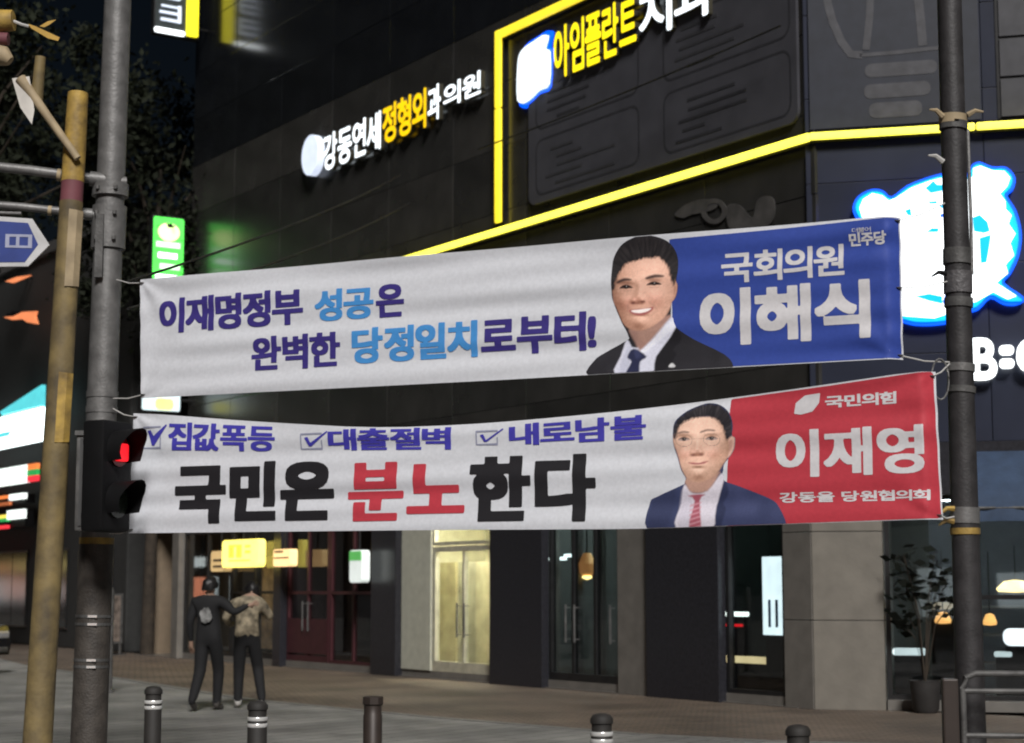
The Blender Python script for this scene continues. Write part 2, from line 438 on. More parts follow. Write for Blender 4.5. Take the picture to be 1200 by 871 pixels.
# stone corner pillar, in courses of slabs
for k in range(3):
    z0 = k * 1.18 + .005; z1 = (k + 1) * 1.18 - .005
    MB().prism([(0, 0), (1, 0), (1, 1), (0, 1)], 0, 1)
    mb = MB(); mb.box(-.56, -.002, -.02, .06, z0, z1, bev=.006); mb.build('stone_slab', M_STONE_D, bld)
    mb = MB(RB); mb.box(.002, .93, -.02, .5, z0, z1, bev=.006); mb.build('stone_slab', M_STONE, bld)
def window(mtx, x0, x1, z0, z1, glass, nv=1, nh=0, door=False, y=.08, fm=None, fw=.06):
    fr = MB(mtx); fm = fm or M_FRAME
    fr.box(x0, x0 + fw, y - .05, y + .05, z0, z1); fr.box(x1 - fw, x1, y - .05, y + .05, z0, z1)
    fr.box(x0 + fw, x1 - fw, y - .049, y + .049, z1 - fw, z1); fr.box(x0 + fw, x1 - fw, y - .049, y + .049, z0, z0 + fw * (2 if door else 1))
    w = fr.build('door' if door else 'shop_window', fm, bld)
    xs = np.linspace(x0 + fw, x1 - fw, nv + 1)
    for i in range(nv):
        if i: MB(mtx).box(xs[i] - .03, xs[i] + .03, y - .045, y + .045, z0 + fw, z1 - fw).build('mullion', fm, w)
        MB(mtx).box(xs[i] + .031, xs[i + 1] - .031, y - .006, y + .006, z0 + fw + .002, z1 - fw - .002).build('pane', glass, w)
        if door:
            hx = xs[i + 1] - .12 if i % 2 == 0 else xs[i] + .12
            MB(mtx).tube([(hx, y - .1, 1.35), (hx, y - .1, .75)], .018, 8).tube([(hx, y - .1, 1.3), (hx, y, 1.3)], .01, 6).tube([(hx, y - .1, .8), (hx, y, .8)], .01, 6).build('handle', M_STEEL_D, w)
    if nh: 
        for zz in np.linspace(z0, z1, nh + 2)[1:-1]: MB(mtx).box(x0 + fw, x1 - fw, y - .047, y + .047, zz - .03, zz + .03).build('transom', fm, w)
    return w
I4 = Matrix()
# shop bays along facade A, as distances s from the corner
M_RED = mat('red_painted_metal', (0.055, 0.016, 0.02), .45)
window(I4, -21.2, -18.6, .14, 2.9, G_CLEAR, 2, 0)
window(I4, -18.55, -16.22, .14, 2.9, G_CLEAR, 2, 1, True)
window(I4, -15.83, -14.0, .14, 2.9, G_DARK, 2, 1, True, fm=M_RED)
window(I4, -13.95, -12.02, .14, 2.9, G_DARK, 2, 1, fm=M_RED)
MB().box(-15.8, -14.05, .02, .025, .3, 1.0).build('kick_panel', M_RED, bld)
M_CREAM = mat('cream_frame', (0.42, 0.40, 0.31), .5)
MB().box(-11.05, -10.0, .0, .06, .14, 2.9, bev=.01).build('side_panel', mat('cream_stone', (.46, .46, .38), .5, var=.1), bld)
window(I4, -9.98, -7.9, .14, 2.35, G_CLEAR, 2, 0, True, fm=M_CREAM, fw=.09)
window(I4, -9.98, -7.9, 2.37, 2.9, G_CLEAR, 1, 0, fm=M_CREAM)
window(I4, -6.28, -4.36, .14, 2.9, G_DARK, 3, 0, True)
window(I4, -1.83, -.58, .14, 2.9, G_DARK, 1, 0)
# corner facade B
window(RB, .95, 2.0, .14, 2.84, G_DARK, 1, 0, y=.28)
window(RB, 2.02, 4.6, .14, 2.84, G_DARK, 2, 1, y=.28)
MB(RB).box(.95, 7.2, .05, .5, 0, .138).build('plinth', M_STONE_D, bld)
# rooms behind the glass
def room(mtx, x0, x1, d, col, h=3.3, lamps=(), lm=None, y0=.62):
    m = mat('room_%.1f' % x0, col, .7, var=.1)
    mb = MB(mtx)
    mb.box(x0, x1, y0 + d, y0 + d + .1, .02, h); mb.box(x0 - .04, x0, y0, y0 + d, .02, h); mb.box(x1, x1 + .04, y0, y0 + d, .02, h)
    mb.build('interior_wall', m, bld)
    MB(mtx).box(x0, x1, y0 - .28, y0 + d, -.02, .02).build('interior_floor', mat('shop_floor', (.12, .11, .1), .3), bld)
    MB(mtx).box(x0, x1, y0, y0 + d, h, h + .05).build('interior_ceiling', mat('shop_ceiling', (.4, .4, .38), .8), bld)
    for (lx, ly, lz, w_, t_) in lamps:
        MB(mtx).box(lx - w_ / 2, lx + w_ / 2, ly - t_ / 2, ly + t_ / 2, lz, lz + .05, bev=.01).build('ceiling_or_fill_light', lm or E_TUBE, bld)
def in_a(px, py, depth):
    d = ray(px, py); o = CORNER - NA * depth; t = ((o - EYE) @ NA) / (d @ NA); q = EYE + d * t; return tuple(q)
def in_b(px, py, depth):
    d = ray(px, py); o = CORNER - NB * depth; t = ((o - EYE) @ NB) / (d @ NB); q = EYE + d * t; return tuple(q)
def la(px, py, depth): q = np.array(in_a(px, py, depth)) - CORNER; return (-float(q @ SA), depth, float(q[2]))   # facade-local point
def tube_at(px0, px1, py, depth, m, t=.12):
    a_ = la(px0, py, depth); b_ = la(px1, py, depth); return ((a_[0] + b_[0]) / 2, depth, a_[2], abs(b_[0] - a_[0]), t), m
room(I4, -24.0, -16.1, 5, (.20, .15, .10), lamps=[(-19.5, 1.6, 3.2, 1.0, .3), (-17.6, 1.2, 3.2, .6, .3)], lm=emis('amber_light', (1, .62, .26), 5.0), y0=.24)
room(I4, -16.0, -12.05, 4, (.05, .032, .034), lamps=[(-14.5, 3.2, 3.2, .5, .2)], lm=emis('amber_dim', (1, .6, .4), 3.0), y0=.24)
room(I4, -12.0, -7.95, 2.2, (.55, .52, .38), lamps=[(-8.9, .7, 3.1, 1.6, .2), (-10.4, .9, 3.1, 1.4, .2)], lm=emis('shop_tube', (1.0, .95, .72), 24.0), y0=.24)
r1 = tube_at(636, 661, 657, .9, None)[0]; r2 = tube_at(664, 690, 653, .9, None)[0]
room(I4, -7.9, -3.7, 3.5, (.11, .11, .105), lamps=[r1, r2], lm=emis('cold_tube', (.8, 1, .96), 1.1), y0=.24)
MB().box(-7.2, -5.0, 1.6, 1.9, 3.2, 3.25).build('ceiling_or_fill_light', emis('hidden_fill', (.8, 1, .96), 7.0), bld)  # unseen fill light added to brighten the bay behind the dark doors
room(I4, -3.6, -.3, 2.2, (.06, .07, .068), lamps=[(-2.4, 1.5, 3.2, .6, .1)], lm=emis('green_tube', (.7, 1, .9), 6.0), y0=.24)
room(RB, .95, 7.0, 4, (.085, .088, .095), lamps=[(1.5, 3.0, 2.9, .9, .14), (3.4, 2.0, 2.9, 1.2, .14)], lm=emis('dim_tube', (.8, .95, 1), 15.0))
# pale uprights and a door panel seen through the lit bay and the dark doors
for px_, w_, m_ in ((652, .04, M_STONE_D), (679, .035, M_STEEL_D), (704, .09, M_STONE_D)):
    q_ = la(px_, 720, .7); MB().box(q_[0] - w_, q_[0] + w_, .65, .75, .02, 3.3).build('interior_post', m_, bld)
for px_, c_ in ((525, (.5, .44, .26)), (548, (.42, .40, .30)), (565, (.55, .50, .34))):
    q_ = la(px_, 720, 1.3); MB().box(q_[0] - .32, q_[0] + .32, 1.28, 1.33, .05, 2.1).build('inner_door_panel', mat('inner_panel_%d' % px_, c_, .5, var=.25, scale=3), bld)
q_ = la(318, 720, .6); MB().box(q_[0] - .5, q_[0] + .5, .6, .65, .3, 2.3).build('warm_panel', mat('warm_poster', (.42, .28, .16), .6, var=.5, scale=4), bld)
q_ = la(352, 730, .5); MB().box(q_[0] - .5, q_[0] + .55, .5, .55, .1, .85).build('red_cabinet', mat('red_cabinet', (.16, .02, .04), .5), bld)

# ================================================================== FACADE GRAPHICS AND SIGNS
def on_a(name, label, cat, s, h, out=0.0, group=None): return thing(name, label, cat, pa(s, h, out - .2 + .0), ROT_A, group)
def on_b(name, label, cat, s, h, out=0.0, group=None): return thing(name, label, cat, pb(s, h, out - .2 + .0), ROT_B, group)
# yellow light line around the facade
def bar(t, x0, z0, x1, z1, w, m, mtx=None):
    L = math.hypot(x1 - x0, z1 - z0); a = math.atan2(z1 - z0, x1 - x0)
    R = Matrix.Translation((x0, 0, z0)) @ Matrix.Rotation(-a, 4, 'Y')
    mb = MB(mtx); mb.box(0, L, -.10, -.03, -w / 2, w / 2, R, bev=.025); mb.build('light_tube', m, t)
    mb = MB(mtx); mb.box(0, L, -.03, .0, -w / 2 - .03, w / 2 + .03, R); mb.build('light_channel', M_BLACK, t)
HL = wa(700, 233)[1]
led = on_a('light_line', 'long yellow light tube running along the dark facade above the banners and round the corner', 'light line', 0, HL, .03)
for k in range(5): bar(led, -4.2 * (k + 1) + .0, 0, -4.2 * k - .004, 0, .115, E_YELHOT)
RBl = Matrix.Rotation(ROT_B - ROT_A, 4, 'Z')
for k in range(3): bar(led, 2.2 * k + (.0 if k else -.035), 0, 2.2 * k + 2.18, 0, .10, E_YELHOT, RBl)
s1 = wa(578, 150)[0]; h_top = wa(578, 40)[1]
led2 = on_a('neon_border', 'yellow light tube frame with an upright edge and a top edge around the clinic billboard', 'neon border', s1, HL, .03)
bar(led2, 0, .15, 0, (h_top - HL) * .62, .16, E_YEL); bar(led2, 0, (h_top - HL) * .62 + .02, 0, h_top - HL + .08, .16, E_YEL)
for k in range(3): bar(led2, .09 + 2.6 * k, h_top - HL, 2.67 + 2.6 * k, h_top - HL, .15, E_YEL)
# billboard with rounded cards between the light tubes
sb0, hb0 = wa(612, 245); sb1, hb1 = wa(905, 150)
bb = on_a('billboard', 'unlit dark grey billboard with four rounded cards inside the yellow light frame', 'billboard', sb0, HL + .28, .02)
W_, H_ = sb0 - .25, 2.35
MB().prism(rounded(0, W_, 0, H_, .18), -.05, .0).build('board', mat('billboard_vinyl', (.058, .058, .068), .6, var=.15, scale=2), bb)
M_INK = mat('dark_print', (.030, .030, .035), .6)
M_INK2 = mat('faint_print', (.040, .040, .045), .6)
for ci in range(2):
    for cj in range(2):
        x0 = .22 + ci * (W_ * .52); x1 = x0 + W_ * .43; z0 = .12 + cj * 1.14; z1 = z0 + .98
        o_ = rounded(x0, x1, z0, z1, .2); i_ = rounded(x0 + .035, x1 - .035, z0 + .035, z1 - .035, .17)
        n = len(o_); mb = MB(); vs = [(x, -.053, z) for x, z in o_] + [(x, -.053, z) for x, z in i_]
        mb.add(vs, [(k, (k + 1) % n, n + (k + 1) % n, n + k) for k in range(n)]); mb.build('card_outline', M_INK, bb)
        mb = MB()
        for r in range(5):
            a = x0 + .3 + .35 * random.random(); mb.box(a, min(x1 - .2, a + .5 + 1.2 * random.random()), -.056, -.051, z1 - .26 - r * .15, z1 - .26 - r * .15 + .045)
        mb.build('print_lines', M_INK if (ci + cj) % 2 else M_INK2, bb)
M_RETURN = mat('letter_return', (.05, .045, .03), .5)
def letters(t, text, mats, x0, x1, z0, z1, bold, dep=.10, y=-.02, gap=.05, res=30):
    gl = line_mesh(text, bold, res, gap)
    chars = [c for c in text if c != ' ']
    for (V, F), c, m in zip(gl, chars, mats):
        vs, fs = solid_letter(V, F, x0, x1, z0, z1, y - dep, y)
        lo_ = MB().add(vs, fs).build('letter', [m, M_RETURN], t); lo_.data.polygons.foreach_set('material_index', [0] * len(F) + [1] * (len(fs) - len(F)))
# clinic sign with yellow letters at the top of the light frame
sL, hL = wa(604, 62); sR, hR = wa(742, 15)
cs = on_a('channel_letter_sign', 'lit clinic sign of yellow letters after a white block emblem, under the frame top edge', 'sign', sL, 9.98, .02)
hz = wa(640, 62)[1] - 9.98
xe = sL - wa(641, 50)[0]; xt = sL - wa(744, 10)[0]
MB().prism(smooth_loop([(0, 0), (.0, .62), (.12, .86), (.5, .93), (xe * .88, .95), (xe * .76, .70), (xe * .92, .66), (xe * .90, .1), (xe * .6, .06), (.3, -.03)], 3), -.14, 0).build('block_emblem', emis('emblem_white', (.82, .93, 1.0), .42), cs)
MB().prism(smooth_loop([(-.06, -.06), (-.06, .66), (.1, .95), (.5, 1.02), (xe * .92, 1.03), (xe * .83, .72), (xe * .97, .68), (xe * .95, .04), (xe * .6, .0), (.3, -.09)], 3), -.06, .02).build('emblem_rim', E_BLUE, cs)
letters(cs, '아임플란트', [E_YELLET2] * 5, xe + .14, xt - .02, .08, .98, .022, .12, gap=.05)
letters(cs, '치과', [E_LETTER] * 2, xt + .05, xt + 1.9, .14, .98, .02, .12)
# second sign further down the wall
s0_, h0_ = wa(362, 180)
ss = on_a('wall_letter_sign', 'long lit sign of white and yellow letters with a round white emblem on dark wall', 'sign', s0_, h0_ - .45, .02)
def xs_(px, py=150): return s0_ - wa(px, py)[0]
MB().prism([(.38 * math.cos(2 * math.pi * k / 28), .42 + .43 * math.sin(2 * math.pi * k / 28)) for k in range(28)], -.16, 0).build('round_emblem', E_SOFTWHITE, ss)
letters(ss, '강동연세', [E_LETTER] * 4, xs_(376), xs_(443), -.05, .72, .024, .1, gap=.05)
letters(ss, '정형외', [E_YELLET] * 3, xs_(445), xs_(496), .0, .78, .028, .1, gap=.05)
letters(ss, '과', [E_LETTER], xs_(498), xs_(513), .06, .74, .022, .1)
letters(ss, '의원', [E_LETTER] * 2, xs_(516), xs_(560), .2, .64, .022, .1, gap=.07)

# faint unlit emblem on the wall above the upper banner
se, he = wa(785, 262)
ue = on_a('unlit_emblem', 'faint grey winged emblem with a ring on the dark wall below the yellow light line', 'emblem', se, he - .1, .02)
M_FAINT = mat('faint_grey_vinyl', (.058, .055, .054), .8, var=.4, scale=4)
def ep(pts): return [(se - wa(x, y)[0], wa(x, y)[1] - he + .1) for x, y in pts]
MB().prism(smooth_loop(ep([(780, 250), (790, 240), (806, 233), (822, 232), (830, 240), (820, 246), (800, 250), (790, 254)]), 3), -.006, 0).build('wing', M_FAINT, ue)
MB().prism(smooth_loop(ep([(842, 262), (841, 240), (855, 238), (866, 250), (872, 252), (876, 234), (886, 228), (896, 232), (897, 250), (890, 262), (870, 268), (850, 268)]), 3), -.008, 0).build('tail', M_FAINT, ue)
ring = MB(); n = 24; o_ = ep([(826 + 15 * math.cos(2 * math.pi * k / n), 246 + 15 * math.sin(2 * math.pi * k / n)) for k in range(n)]); i_ = ep([(826 + 9.5 * math.cos(2 * math.pi * k / n), 246 + 9.5 * math.sin(2 * math.pi * k / n)) for k in range(n)])
vs = []
for k in range(n): vs += [(o_[k][0], -.010, o_[k][1]), (i_[k][0], -.010, i_[k][1]), (i_[k][0], 0, i_[k][1]), (o_[k][0], 0, o_[k][1])]
ring.add(vs, [(4 * k + q, 4 * k + (q + 1) % 4, 4 * ((k + 1) % n) + (q + 1) % 4, 4 * ((k + 1) % n) + q) for k in range(n) for q in range(4)]).build('ring', M_FAINT, ue)

# lamp graphic on the corner facade
sg, hg = wb(965, 135)
gp = on_b('window_graphic', 'dark vinyl panel with a pale light bulb drawing above the light line at the corner', 'graphic', .08, HL + .12, .02)
MB().box(0, 2.3, -.03, 0, 0, 2.6).build('panel', mat('navy_vinyl', (.018, .021, .032), .5), gp)
def gb(px, py): s, h = wb(px, py); return (s - .08, h - HL - .12)
M_GREYV = mat('grey_vinyl', (.060, .060, .068), .6, var=.25)
def stroke(pts, w, name):
    mb = MB(); pts = [gb(*p) for p in pts]
    L = []; Rr = []
    for i, p in enumerate(pts):
        q = np.array(pts[min(i + 1, len(pts) - 1)]) - np.array(pts[max(i - 1, 0)]); q /= np.linalg.norm(q); nn = np.array([-q[1], q[0]]) * w / 2
        L.append(np.array(p) + nn); Rr.append(np.array(p) - nn)
    mb.prism([tuple(a) for a in L] + [tuple(a) for a in Rr[::-1]], -.036, -.028); mb.build(name, M_GREYV, gp)
stroke([(966, -30), (969, 0), (975, 22), (985, 45), (996, 60), (1010, 61)], .11, 'bulb_outline')
stroke([(1006, 61.5), (1050, 58), (1103, 52)], .055, 'bulb_base_line')
stroke([(1020, -20), (1018, 20), (1014, 55)], .10, 'filament_leg'); stroke([(1074, -20), (1078, 15), (1081, 50)], .12, 'filament_leg')
for (xa, xb, yc) in ((1013, 1098, 78), (1012, 1090, 103), (1018, 1080, 126)):
    a = gb(xa, yc + 10); b = gb(xb, yc - 12)
    MB().prism(rounded(a[0], b[0], a[1], b[1], .09), -.036, -.028).build('screw_ring', M_GREYV, gp)
wp = on_b('window_panel', 'pale grey gridded upper window panel right of the right hand pole', 'window', wb(1173, 100)[0], HL + .12, .02)
for k in range(4): MB().box(0, 1.2, -.03, 0, .02 + k * .56, .56 + k * .56 - .02).build('pane', mat('grey_blind', (.055, .055, .062), .4), wp)
MB().box(-.05, 1.25, 0, .01, 0, 2.3).build('frame', M_FRAME, wp)

# animal head emblem in blue neon and white
s0e, h0e = wb(1100, 290)
em = on_b('lit_emblem', 'big glowing white emblem shaped as an animal head with a blue neon rim', 'lit sign', s0e, h0e - .95, .05)
kx = (wb(1195, 290)[0] - wb(1005, 290)[0]) / (755.0); kz = kx * 1.02
def ec(p): return ((p[0] - 590) * kx, (440 - p[1]) * kz + .95 + (p[0] - 590) * kx * .08)
outl = [(188, 195), (215, 142), (280, 117), (335, 130), (375, 165), (450, 120), (560, 92), (640, 86), (720, 110), (748, 70), (790, 52), (850, 84), (915, 95), (955, 150), (942, 205), (915, 232), (955, 310), (975, 420), (960, 520), (920, 600), (888, 642), (978, 722), (940, 750), (880, 740), (822, 705), (765, 752), (700, 765), (645, 797), (560, 802), (470, 792), (405, 768), (320, 735), (225, 650), (170, 560), (155, 450), (180, 350), (240, 288), (205, 250)]
def inset(pts, f):
    P = np.array(pts, float); out = []
    for i in range(len(P)):
        t = P[(i + 1) % len(P)] - P[i - 1]; t /= np.linalg.norm(t); out.append(P[i] + np.array([-t[1], t[0]]) * f)
    return [tuple(p) for p in out]
MB().prism([ec(p) for p in smooth_loop(outl, 3)], -.10, 0).build('neon_rim', E_BLUE, em)
MB().prism([ec(p) for p in smooth_loop(inset(outl, 15), 3)], -.13, -.09).build('cyan_band', E_CYAN, em)
face = [(222, 205), (240, 165), (285, 142), (330, 158), (362, 188), (395, 180), (470, 140), (560, 118), (640, 108), (715, 140), (760, 125), (762, 85), (795, 78), (850, 108), (905, 118), (930, 152), (915, 190), (880, 222), (905, 262), (905, 300), (930, 330), (915, 370), (945, 420), (920, 460), (935, 520), (895, 560), (905, 600), (850, 640), (940, 712), (900, 722), (835, 680), (760, 715), (700, 728), (640, 755), (560, 772), (470, 755), (420, 745), (330, 705), (250, 635), (198, 550), (185, 450), (205, 365), (265, 300), (235, 255)]
MB().prism([ec(p) for p in face], -.16, -.12).build('face', E_WHITE, em)
for patch in ([(435, 245), (465, 238), (468, 275), (450, 270)], [(535, 150), (575, 120), (590, 140), (640, 150), (640, 172), (560, 178)], [(548, 215), (590, 220), (588, 232), (552, 228)],
              [(535, 362), (560, 345), (595, 350), (590, 368)], [(750, 320), (785, 310), (820, 350), (830, 395), (800, 400), (755, 385)], [(780, 420), (835, 410), (825, 470), (810, 540), (782, 540)],
              [(470, 660), (540, 655), (600, 675), (600, 710), (540, 690), (500, 672)], [(600, 240), (640, 245), (640, 262), (605, 255)]):
    MB().prism([ec(p) for p in patch], -.175, -.155).build('cyan_patch', E_CYAN, em)
for patch in ([(600, 285), (650, 280), (650, 298), (602, 300)], [(600, 700), (622, 655), (640, 690), (640, 720), (615, 725)]):
    MB().prism([ec(p) for p in patch], -.175, -.155).build('blue_patch', E_BLUE, em)

# white channel letters by the right edge
s0b, h0b = wb(1140, 446)
bs = on_b('white_letter_sign', 'small glowing white letters on the dark wall below the animal head emblem', 'sign', s0b, h0b, .05)
kb_ = (wb(1169, 440)[0] - s0b)
letters(bs, 'B', [E_WHITE], 0, kb_, 0, .57, .03, .12)
for zz in (.16, .34): MB().prism(rounded(kb_ + .03, kb_ + .22, zz, zz + .12, .055), -.14, -.02).build('dot', E_WHITE, bs)
letters(bs, 'C', [E_WHITE], kb_ + .25, kb_ + .68, .06, .56, .04, .12)

# blade signs at the far end of the facade: faces look down the street towards the corner
def blade(name, label, s, x_out, w, h0, h1, facem, side=M_FRAME, group=None):
    t = thing(name, label, 'blade sign', pa(s, h0, x_out), ROT_A + math.pi / 2, group)   # local x runs back to the wall
    MB().box(0, w, 0, .22, 0, h1 - h0, bev=.02).build('case', side, t)
    if facem: MB().prism(rounded(.03, w - .03, .03, h1 - h0 - .03, .05), -.012, .0).build('face', facem, t)
    for zz in (.3, h1 - h0 - .3): MB().tube([(w, .1, zz), (w + .35, .1, zz)], .025, 6).build('bracket', M_FRAME, t)
    return t
def h_at(xy, py):
    t_ = (CY - py) / FPX; return CAMH + xy[1] * (t_ * math.cos(PITCH) + math.sin(PITCH)) / (math.cos(PITCH) - t_ * math.sin(PITCH))
hg_ = h_at(pa(21.3, 0, .5), 254); hw0, hw1 = h_at(pa(21.3, 0, .6), 483), h_at(pa(21.3, 0, .6), 462); ht = h_at(pa(20.8, 0, .5), 44)
E_GREEN = emis('green_sign', (.10, .95, .10), .32)
gs = blade('blade_sign', 'vertical glowing green sign with white strokes at the far end of the facade', 21.3, .92, .82, 6.6, hg_, E_GREEN)
hh = hg_ - 6.6
for k in range(9):
    zc = hh - .75 - k * .26
    MB().box(.1 + .05 * (k % 3), .70 - .07 * (k % 2), -.03, -.012, zc, zc + .13, bev=.01).build('stroke', E_WHITE if k % 2 else emis('pale_green', (.6, 1, .6), .5), gs)
MB().prism([(.41 + .27 * math.cos(2 * math.pi * k / 20), hh - .38 + .22 * math.sin(2 * math.pi * k / 20)) for k in range(20)], -.03, -.01).build('round_mark', emis('pale_yellow_mark', (.7, 1, .35), .6), gs)
ws = blade('blade_sign', 'short pale lit sign with a yellow mark seen between the two banners', 21.3, 1.1, 1.0, hw0, hw1 + .2, emis('pale_blue_box', (.62, .76, .80), .26))
MB().prism(rounded(.35, .8, .06, .32, .1), -.03, -.01).build('yellow_mark', emis('lemon_mark', (.9, .9, .2), .42), ws)
ts = blade('blade_sign', 'tall sign with white strokes and a yellow stripe high at the top left', 20.8, 1.2, 1.14, ht, ht + 3.2, mat('blade_dark', (.05, .06, .06), .4))
MB().prism(rounded(.80, 1.09, .05, 3.1, .04), -.06, -.012).build('yellow_stripe', emis('yellow_stripe', (1, .85, .02), .42), ts)
MB().prism(rounded(.0, .76, .02, .14, .05), -.05, -.0125).build('base_bar', E_WHITE, ts)
for k, (x0, x1, z, w) in enumerate([(.15, .62, .32, .07), (.12, .58, .50, .06), (.16, .6, .66, .05), (.58, .66, .32, .42), (.14, .62, .86, .06), (.14, .62, 1.02, .06), (.14, .60, 1.18, .06), (.58, .66, .9, .36), (.14, .62, 1.42, .08), (.2, .55, 1.62, .06), (.14, .62, 1.80, .07)]):
    MB().box(x0, x1, -.05, -.0125, z, z + w, bev=.008).build('stroke', E_SOFTWHITE, ts)

# small shop signs at street level
def box_sign(name, label, px0, px1, py0, py1, m, out, strokes=(), sm=None, depth=.18):
    s_l, ht_ = wa(px0, py0); s_r, hb_ = wa(px1, py1)
    pxm = (px0 + px1) / 2
    hb = wa(pxm, py1)[1]; htp = wa(pxm, py0)[1]
    t = on_a(name, label, 'sign', s_l, hb, out + .2)
    w = s_l - s_r
    MB().prism(rounded(0, w, 0, htp - hb, min(w, htp - hb) * .18), -depth, 0).build('light_box', m, t)
    for (a, b, c, d) in strokes: MB().box(a * w, b * w, -depth - .012, -depth, c * (htp - hb), d * (htp - hb)).build('stroke', sm, t)
    MB().tube([(w / 2, -depth / 2, htp - hb), (w / 2, -depth / 2, htp - hb + .5)], .02, 6).build('hanger', M_FRAME, t)
    return t
E_SIGNY = emis('yellow_lightbox', (1.0, .80, .16), .62)
M_SIGNBR = emis('amber_print', (.95, .55, .06), .42)
box_sign('shop_sign', 'bright yellow rounded lightbox hanging at the left shopfront', 287, 329, 633, 665, E_SIGNY, .35, [(.2, .34, .35, .8), (.42, .56, .35, .8), (.2, .56, .75, .82), (.66, .8, .5, .6), (.66, .8, .7, .8), (.2, .8, .22, .27)], M_SIGNBR)
box_sign('shop_sign', 'small orange lightbox right of the yellow sign', 340, 359, 644, 664, emis('orange_box', (1, .62, .28), .42), .2, [(.05, .95, .46, .54), (.1, .6, .8, .92)], mat('sign_ink', (.1, .03, .02), .6))
box_sign('shop_sign', 'dim amber menu lightbox left of the yellow sign', 261, 277, 646, 670, emis('dim_amber', (.8, .55, .25), .15), .1, [(.2, .8, .2, .3), (.2, .8, .5, .6)], M_BROWN)
vs_ = box_sign('shop_sign', 'narrow green and white vertical sign on the dark reddish shopfront', 433, 447, 645, 683, emis('pale_box', (.75, .82, .78), .20), .25, [(0.02, .98, .68, .96)], emis('green_band', (.12, .5, .12), .16))
q0 = in_a(896, 744, .35); q1 = in_a(920, 700, .35)
wsn = thing('standing_lightbox', 'tall narrow white lit panel standing inside the window by the corner pillar', 'lit panel', q0, ROT_A)
wl = math.hypot(q1[0] - q0[0], q1[1] - q0[1]); hl = in_a(908, 652, .35)[2] - in_a(908, 744, .35)[2]
MB().box(0, wl, -.03, .03, 0, hl, bev=.01).build('panel', emis('panel_white', (.82, .98, 1.0), .6), wsn)
for a in (.28, .62): MB().box(a * wl, (a + .12) * wl, -.036, -.031, .1 * hl, .45 * hl).build('print_stripe', mat('blue_print', (.2, .3, .5), .6), wsn)
MB().box(.1 * wl, .9 * wl, -.02, .02, .02 - q0[2], -.002).build('stand', M_FRAME, wsn)
# things in the shops, and lit shapes put in for lights in the glass
def shelf(name, label, mtx_rot, loc, w, d, h, m):
    t = thing(name, label, 'shelf', loc, mtx_rot)
    for x in (0, w): MB().box(x - .02, x + .02, 0, d, 0, h).build('side_panel', m, t)
    for k in range(4): MB().box(.022, w - .022, 0, d, .1 + k * h / 4, .13 + k * h / 4).build('shelf_board', m, t)
    return t
for k in range(3):
    px = (1182, 1150, 1062)[k]
shelf('display_shelf', 'open display shelf inside the corner shop window', ROT_B, pb(2.1, .02, -2.6), 1.2, .35, 1.6, mat('shelf_grey', (.16, .16, .16), .6))
shelf('display_shelf', 'cream shelf inside the brightly lit doorway', ROT_A, pa(9.6, .02, -2.6), 1.4, .35, 1.7, mat('shelf_cream', (.5, .46, .34), .6))
def glint(label, loc, r, m, rz=0, drop=.6):  # lit shape put in for a light showing in the shop glass
    t = thing('glass_glint', label, 'lamp', loc, rz, 'added glows in the corner shop glass')
    MB().lathe([(.02, .12), (r * .6, .1), (r, 0), (r * .9, -.04), (.02, -.05)][::-1], 16).build('lamp_shade', m, t)
    MB().tube([(0, 0, .1), (0, 0, .1 + drop)], .01, 6).build('cord', M_WIRE, t)
glint('yellow pendant put in for a light in the glass by the right edge of the picture', in_b(1190, 690, 1.6), .26, E_WARM, drop=.5)
glint('orange gleam put in low to the right of the right hand pole', in_b(1160, 729, 2.2), .10, emis('orange_gleam', (1, .5, .15), .6), drop=.9)
glint('small orange gleam put in low left of the right hand pole', in_b(1105, 727, 2.2), .12, emis('orange_gleam', (1, .5, .15), .6), drop=.9)
for lab, px0, px1, py0, py1, dp, m in (('white lit bar put in at the right edge of the picture', 1176, 1225, 737, 757, 1.2, E_WHITE), ('long pale lit bar put in low in the corner shop window', 1046, 1085, 760, 768, .9, emis('pale_gleam', (.8, .97, .97), .35)),
                                  ('dim cream lit bar put in behind the right hand pole', 1076, 1122, 706, 714, 2.2, emis('cream_strip', (.8, .7, .5), .14)), ('small white lit strip below the white bar at the right edge', 1165, 1186, 764, 770, 1.2, emis('pale_gleam', (.8, .97, .97), .35))):
    a = in_b(px0, py1, dp); b = in_b(px1, py0, dp); w = math.hypot(b[0] - a[0], b[1] - a[1])
    t = thing('glass_glow', lab, 'added glow', a, ROT_B)  # lit bars put in for lights showing in the corner shop glass
    MB().prism(rounded(0, w, 0, abs(b[2] - a[2]), abs(b[2] - a[2]) * .4), 0, .15).build('light_box', m, t)
    MB().box(.02, w - .02, .02, .13, .02 - a[2], -.002).build('stand', M_FRAME, t)
for lab, px0, px1, py0, py1, dp, m in (('warm lit bar put in for a car reflection low behind the glass beside the corner pillar', 848, 918, 768, 776, .45, emis('warm_gleam', (1, .8, .42), .34)), ('small white bar put in for a car reflection in the dark window left of the lit panel', 847, 874, 717, 722, .45, E_TUBE), ('thin red bar put in for a car reflection in the dark window left of the lit panel', 846, 870, 731, 734, .45, E_RED)):
    a = in_a(px0, py1, dp); b = in_a(px1, py0, dp); w = math.hypot(b[0] - a[0], b[1] - a[1]); hgt = in_a(px0, py0, dp)[2] - a[2]
    t = thing('car_reflection', lab, 'added glow', a, ROT_A)  # lit bars put in for car reflections in this window
    MB().prism(rounded(0, w, 0, hgt, hgt * .4), 0, .06).build('light_box', m, t)
    MB().box(.02, w - .02, .01, .05, .02 - a[2], -.002).build('stand', M_FRAME, t)
a = in_a(688, 668, .8)
